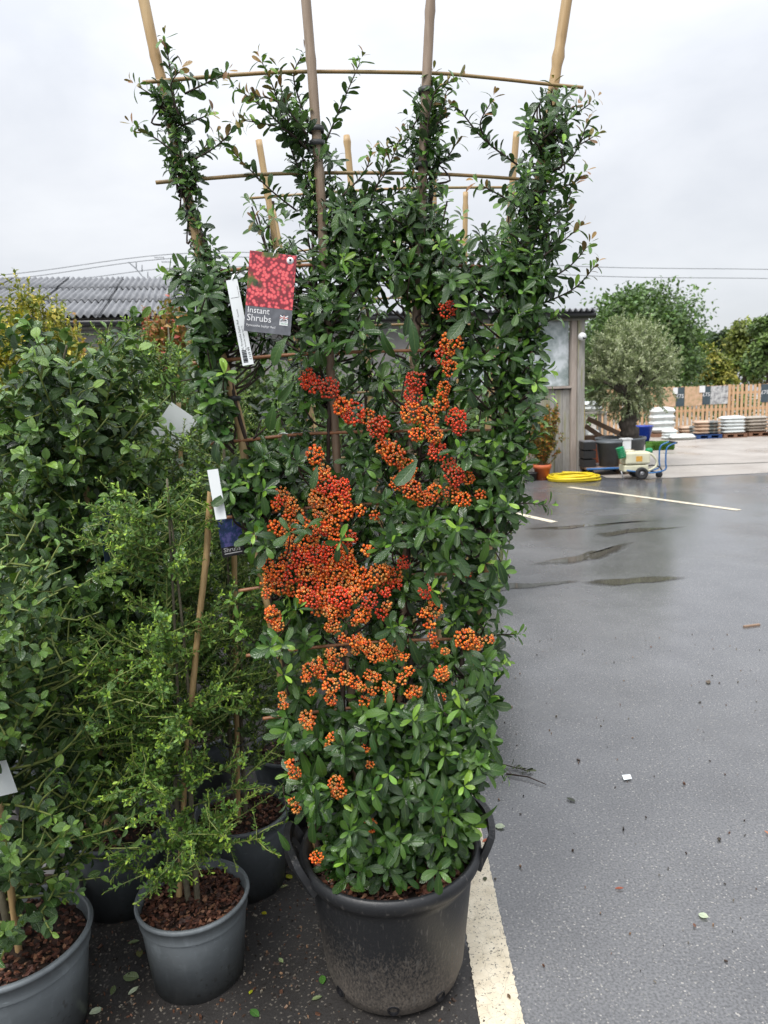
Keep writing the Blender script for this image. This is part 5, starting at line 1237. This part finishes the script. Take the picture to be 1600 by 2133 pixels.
for aa in (rad(29), rad(-29)):
    boxpart('flag_stripe', (.034, -.0016, -.049), (.0195, .0003, .0022), 'wprint', pc, Matrix.Rotation(aa, 3, 'Y'))
boxpart('flag_stripe', (.034, -.0018, -.049), (.018, .0003, .003), 'wprint', pc); boxpart('flag_stripe', (.034, -.0018, -.049), (.0032, .0003, .0098), 'wprint', pc)
boxpart('flag_stripe', (.034, -.002, -.049), (.018, .0003, .0016), 'red', pc); boxpart('flag_stripe', (.034, -.002, -.049), (.0017, .0003, .0098), 'red', pc)
text('BRITISH', .0042, 'skyb', pc, Matrix.Translation((.0262, -.0019, -.0585)) @ FR); text('GROWN', .0042, 'green', pc, Matrix.Translation((.0272, -.0019, -.0630)) @ FR)
o = MB().lathe([(0, 0), (.0075, 0), (.0075, .0006), (0, .0006)], 24).build('roundel', 'wprint', pc, loc=(.037, -.0010, .073)); o.rotation_euler = (rad(90), 0, 0)
o = MB().lathe([(0, 0), (.0028, 0), (.0024, .0006), (0, .0006)], 14).build('roundel_tree', 'black', pc, loc=(.037, -.0018, .0745)); o.rotation_euler = (rad(90), 0, 0); boxpart('roundel_tree', (.037, -.0021, .0705), (.0009, .0006, .006), 'black', pc)
MB().tube(smooth_poly([(0.0, -.002, .078), (.004, -.004, .09), (.012, .004, .10), (.004, .012, .094), (0, .003, .078)], 5), .0009, 5).build('hanging_loop', 'wprint', pc)
c = at(500, 672, 1.65)
pr = card('price_strip', 'white price strip with barcode and £169.99 beside the picture label', c, .0245, .185, 'paper', rad(-7.5), rad(6), rad(-3))
VT = FR @ Matrix.Rotation(rad(90), 4, 'Z')
text('XL Pyracantha Saphyr Red', .0062, 'black', pr, Matrix.Translation((-.003, -.0009, -.060)) @ VT); text('XL Pyracantha Saphyr Red 7.5L', .0042, 'black', pr, Matrix.Translation((.0035, -.0009, -.060)) @ VT); text('£169.99', .0085, 'black', pr, Matrix.Translation((.0105, -.0009, -.082)) @ VT)
z = -.086
for k in range(17):
    hgt = random.choice([.0006, .0009, .0014]); boxpart('barcode_bar', (-.0035, -.0009, z), (.010, .0003, hgt), 'black', pr); z += hgt + random.choice([.0005, .0008])
boxpart('print_box', (.0, -.0009, .054), (.018, .0003, .0005), 'black', pr); boxpart('print_box', (.009, -.0009, .066), (.0005, .0003, .024), 'black', pr)
text('Pyracantha', .004, 'black', pr, Matrix.Translation((.0, -.0009, .012)) @ VT)
MB().tube([(0, .0, .092), (.006, .006, .104), (.002, .014, .10)], .004, 6, flat=.15).build('strap', 'paper', pr)
c = at(362, 890, 2.25); card('plant_label', 'pale blank label back tilted among the left shrubs', c, .095, .12, 'paper', rad(38), rad(10))
c = at(452, 1030, 1.69); card('price_strip', 'blank white strip hanging over the blue flower label', c, .027, .118, 'paper', rad(-6), rad(-12))
c = at(480, 1108, 1.85); bl = card('picture_label', 'blue flowered picture label half hidden by leaves, reading Shrubs', c, .058, .125, 'bluecard', rad(-4), rad(20))
boxpart('dark_strip', (0, -.001, -.05), (.058, .0006, .026), 'black', bl); text('Shrubs', .016, 'wprint', bl, Matrix.Translation((-.024, -.0017, -.050)) @ FR); boxpart('text_line', (.0, -.0015, -.055), (.045, .0004, .002), 'wprint', bl)
c = at(226, 1118, 1.86); card('picture_label', 'narrow navy label seen edge-on in the broad leaved shrub', c, .05, .125, 'skyb', rad(-2), rad(72))
c = at(2, 1622, 1.62); card('plant_label', 'grey blank label at the left edge', c, .055, .085, 'paper', rad(-12), rad(0))
c = at(246, 1408, 1.93); card('plant_sign', 'plain red plastic sign glimpsed between the left shrubs', c, .05, .046, 'red', rad(4), 0)
# curled white loop labels glimpsed through the trellis
for (px, py, Y, lab, s) in ((592, 935, 2.1, 'white loop label curled behind the trellis', 1.0), (620, 920, 2.2, 'smaller white loop label behind the trellis', .7)):
    p = at(px, py, Y); t = thing('loop_label', lab, 'plant label', p)
    vs = []; n = 18
    for i in range(n + 1):
        a = rad(200 - i * 11); 
        for d in (-.008, .008): vs.append((.035 * s * math.cos(a), d, .045 * s * math.sin(a)))
    MB().add(vs, [(2 * i, 2 * i + 1, 2 * i + 3, 2 * i + 2) for i in range(n)]).build('strip', 'paper', t).modifiers.new('solid', 'SOLIDIFY').thickness = .001

# ================================================================== LITTER ON THE GROUND
def flat_leaf(px, py, ln, wd, col, label, rz=None, name='fallen_leaf', cat='leaf', kind='oval', z=.006):
    p = gnd(px, py, z); v, uv, f = TPL[kind][0]
    me = bpy.data.meshes.new(name); me.from_pydata((v * np.array([ln * wd, ln, ln * .5]) - np.array([0, ln / 2, 0])).tolist(), [], f.tolist())
    me.attributes.new('Col', 'FLOAT_COLOR', 'POINT').data.foreach_set('color', np.tile(np.append(np.array(col), 1.0), len(v)).astype(np.float32))
    me.attributes.new('LeafUV', 'FLOAT_VECTOR', 'POINT').data.foreach_set('vector', uv.astype(np.float32).ravel())
    me.materials.append(MAT['pyr']); o = link(bpy.data.objects.new(name, me)); o.location = tuple(p); o.rotation_euler = (random.uniform(-.1, .1), random.uniform(-.1, .1), random.random() * 6.28 if rz is None else rz)
    return tag(o, label, cat, 'leaves fallen on the asphalt')
G1, G2, G3, PK = (.20, .26, .13), (.30, .34, .17), (.28, .30, .02), (.45, .52, .38)
for a in [(272, 2035, .050, 1.2, G1, 'pale green leaf flat on asphalt between the two front grey pots', 1.4), (278, 1962, .035, .8, G1, 'curled green leaf just left of the front grey pot'), (290, 1985, .034, 1, (.16, .17, .07), 'brownish leaf left of the front grey pot', .4), (278, 2063, .034, .8, PK, 'paired pale leaf bits below the flat green leaf'), (236, 2062, .030, .9, (.10, .13, .06), 'dull green leaf near the large left pot'),
          (200, 2105, .036, 1.1, PK, 'whitish leaf against the base of the large left pot'), (602, 1826, .030, 1.3, G3, 'round yellow leaf by the black pot handle'), (592, 1846, .026, .8, G2, 'small pale leaf under the round yellow leaf'), (550, 1902, .022, 1, (.42, .40, .03), 'small bright yellow leaf between the grey and black pots'), (585, 2000, .024, .9, G1, 'small green leaf left of the black pot'), (530, 2110, .036, 1, (.05, .13, .03), 'dark green leaf at the bottom near the grey pot'),
          (522, 2066, .018, 1, G3, 'tiny yellow leaf right of the front grey pot base'), (672, 2040, .034, 1, (.06, .16, .03), 'fresh green sprig leaf left of the black pot base'), (660, 2078, .03, .8, G1, 'pale leaf left of the black pot base'), (1041, 1721, .040, 1.3, PK, 'pale round leaf right of the black pot handle', 1.3), (1010, 1830, .024, 1, (.06, .07, .04), 'dark green leaf on the cream bay line'), (1465, 1907, .030, 1.4, PK, 'crumpled pale leaf on the open asphalt'),
          (1290, 1850, .028, .6, (.26, .06, .03), 'red brown leaf curl on the open asphalt', 1.5), (1498, 1747, .026, .9, (.03, .018, .012), 'dark dead leaf on the open asphalt at right'), (1010, 1750, .026, .8, (.45, .10, .04), 'orange leaf beside the black handle'), (1447, 1927, .018, .8, (.14, .06, .04), 'small brown leaf below the crumpled pale leaf'), (1598, 1734, .026, .5, (.40, .16, .09), 'orange brown leaf at the right photo edge', .3),
          (1190, 1665, .040, .8, (.03, .035, .02), 'dark wet leaf near the fallen twig'), (1475, 1420, .05, .9, (.10, .07, .05), 'brown leaf smear far out on the asphalt'), (1060, 2075, .02, .7, (.12, .07, .04), 'brown scrap on the cream bay line')]:
    flat_leaf(*a)
flat_leaf(745, 1853, .045, .9, (.20, .30, .08), 'fresh green leaf lying on the mulch of the black pot', 1.2, z=.362)
flat_leaf(846, 1852, .060, .35, (.42, .20, .09), 'long orange bark strip on the mulch of the black pot', 2.2, 'bark_strip', 'bark', 'pyr', .36)
flat_leaf(500, 1712, .022, .9, (.5, .5, .25), 'pale yellow leaf on the mulch of the dark grey pot', .4, z=.25)
# dead sprig and stick on the tarmac
tg = thing('fallen_twig', 'thin dark twig lying on the asphalt right of the shrub', 'twig', gnd(1100, 1622)); p0, p1 = gnd(1055, 1612, .008), gnd(1138, 1634, .008)
MB().tube([p0, (p0 + p1) / 2 + np.array([.01, .01, .004]), p1], [.004, .003, .002], 5).build('stick', 'twig', tg, world=True); MB().tube([p0 + np.array([.02, 0, 0]), p0 + np.array([.0, .04, .008])], .002, 4).build('stick', 'twig', tg, world=True)
tg = thing('fallen_sprig', 'dark wilted leafy sprig on the asphalt above the twig', 'sprig', gnd(1075, 1600)); L = Leaves(); p0, p1 = gnd(1040, 1590, .01), gnd(1102, 1606, .01)
MB().tube([p0, (p0 + p1) / 2, p1], .0025, 5).build('stalk', 'twig', tg, world=True); shoot(L, [p0, (p0 + p1) / 2, p1], .012, .03, .03, [(.04, .05, .02), (.07, .09, .03)], None, 70, 2, 1, .3, -.2)
for k in range(len(L.d)): L.d[k] = np.array([L.d[k][0], L.d[k][1], .12])
grow(L, tg, 'pyr', 'pyr', 0)
p = gnd(1566, 1303, .006); o = MB().box((0, 0, 0), (.12, .016, .01)).build('wood_splinter', 'timber', loc=p, smooth=False); o.rotation_euler = (0, 0, .25); tag(o, 'short brown wood splinter at the right on the asphalt', 'splinter')
p = gnd(1305, 1619, .006); vs = [(-.022, -.014, 0), (.012, -.02, .002), (.024, .008, .004), (-.008, .018, .002)]
o = MB().add(vs, [(0, 1, 2, 3)]).build('paper_scrap', 'paper', loc=p, smooth=False); o.modifiers.new('solid', 'SOLIDIFY').thickness = .001; o.rotation_euler = (0, 0, .3); tag(o, 'small white paper scrap on the open asphalt', 'paper')
# crumbs of bark and grit between the pots
mb = MB()
for k in range(2600):
    u = random.random()
    x, y = (random.uniform(-.95, .15), random.uniform(1.35, 2.6)) if u < .92 else (random.uniform(.1, 2.2), random.uniform(1.5, 4.5))
    if math.hypot(x + .03, y - 1.82) < .2: continue
    s = random.uniform(.0015, .005) * (1.6 if random.random() < .08 else 1); M = Euler((random.random() * 6, random.random() * 6, random.random() * 6)).to_matrix()
    mb.box((x, y, .002 + s * .3), (s * 2, s * random.uniform(.6, 1.4), s * .7), M, random.choice([(.10, .045, .025), (.05, .03, .02), (.2, .12, .07), (.03, .025, .02), (.16, .14, .11)]))
tag(mb.build('bark_crumbs', 'chip', smooth=False), 'scattered bark crumbs and grit on the asphalt', kind='stuff')
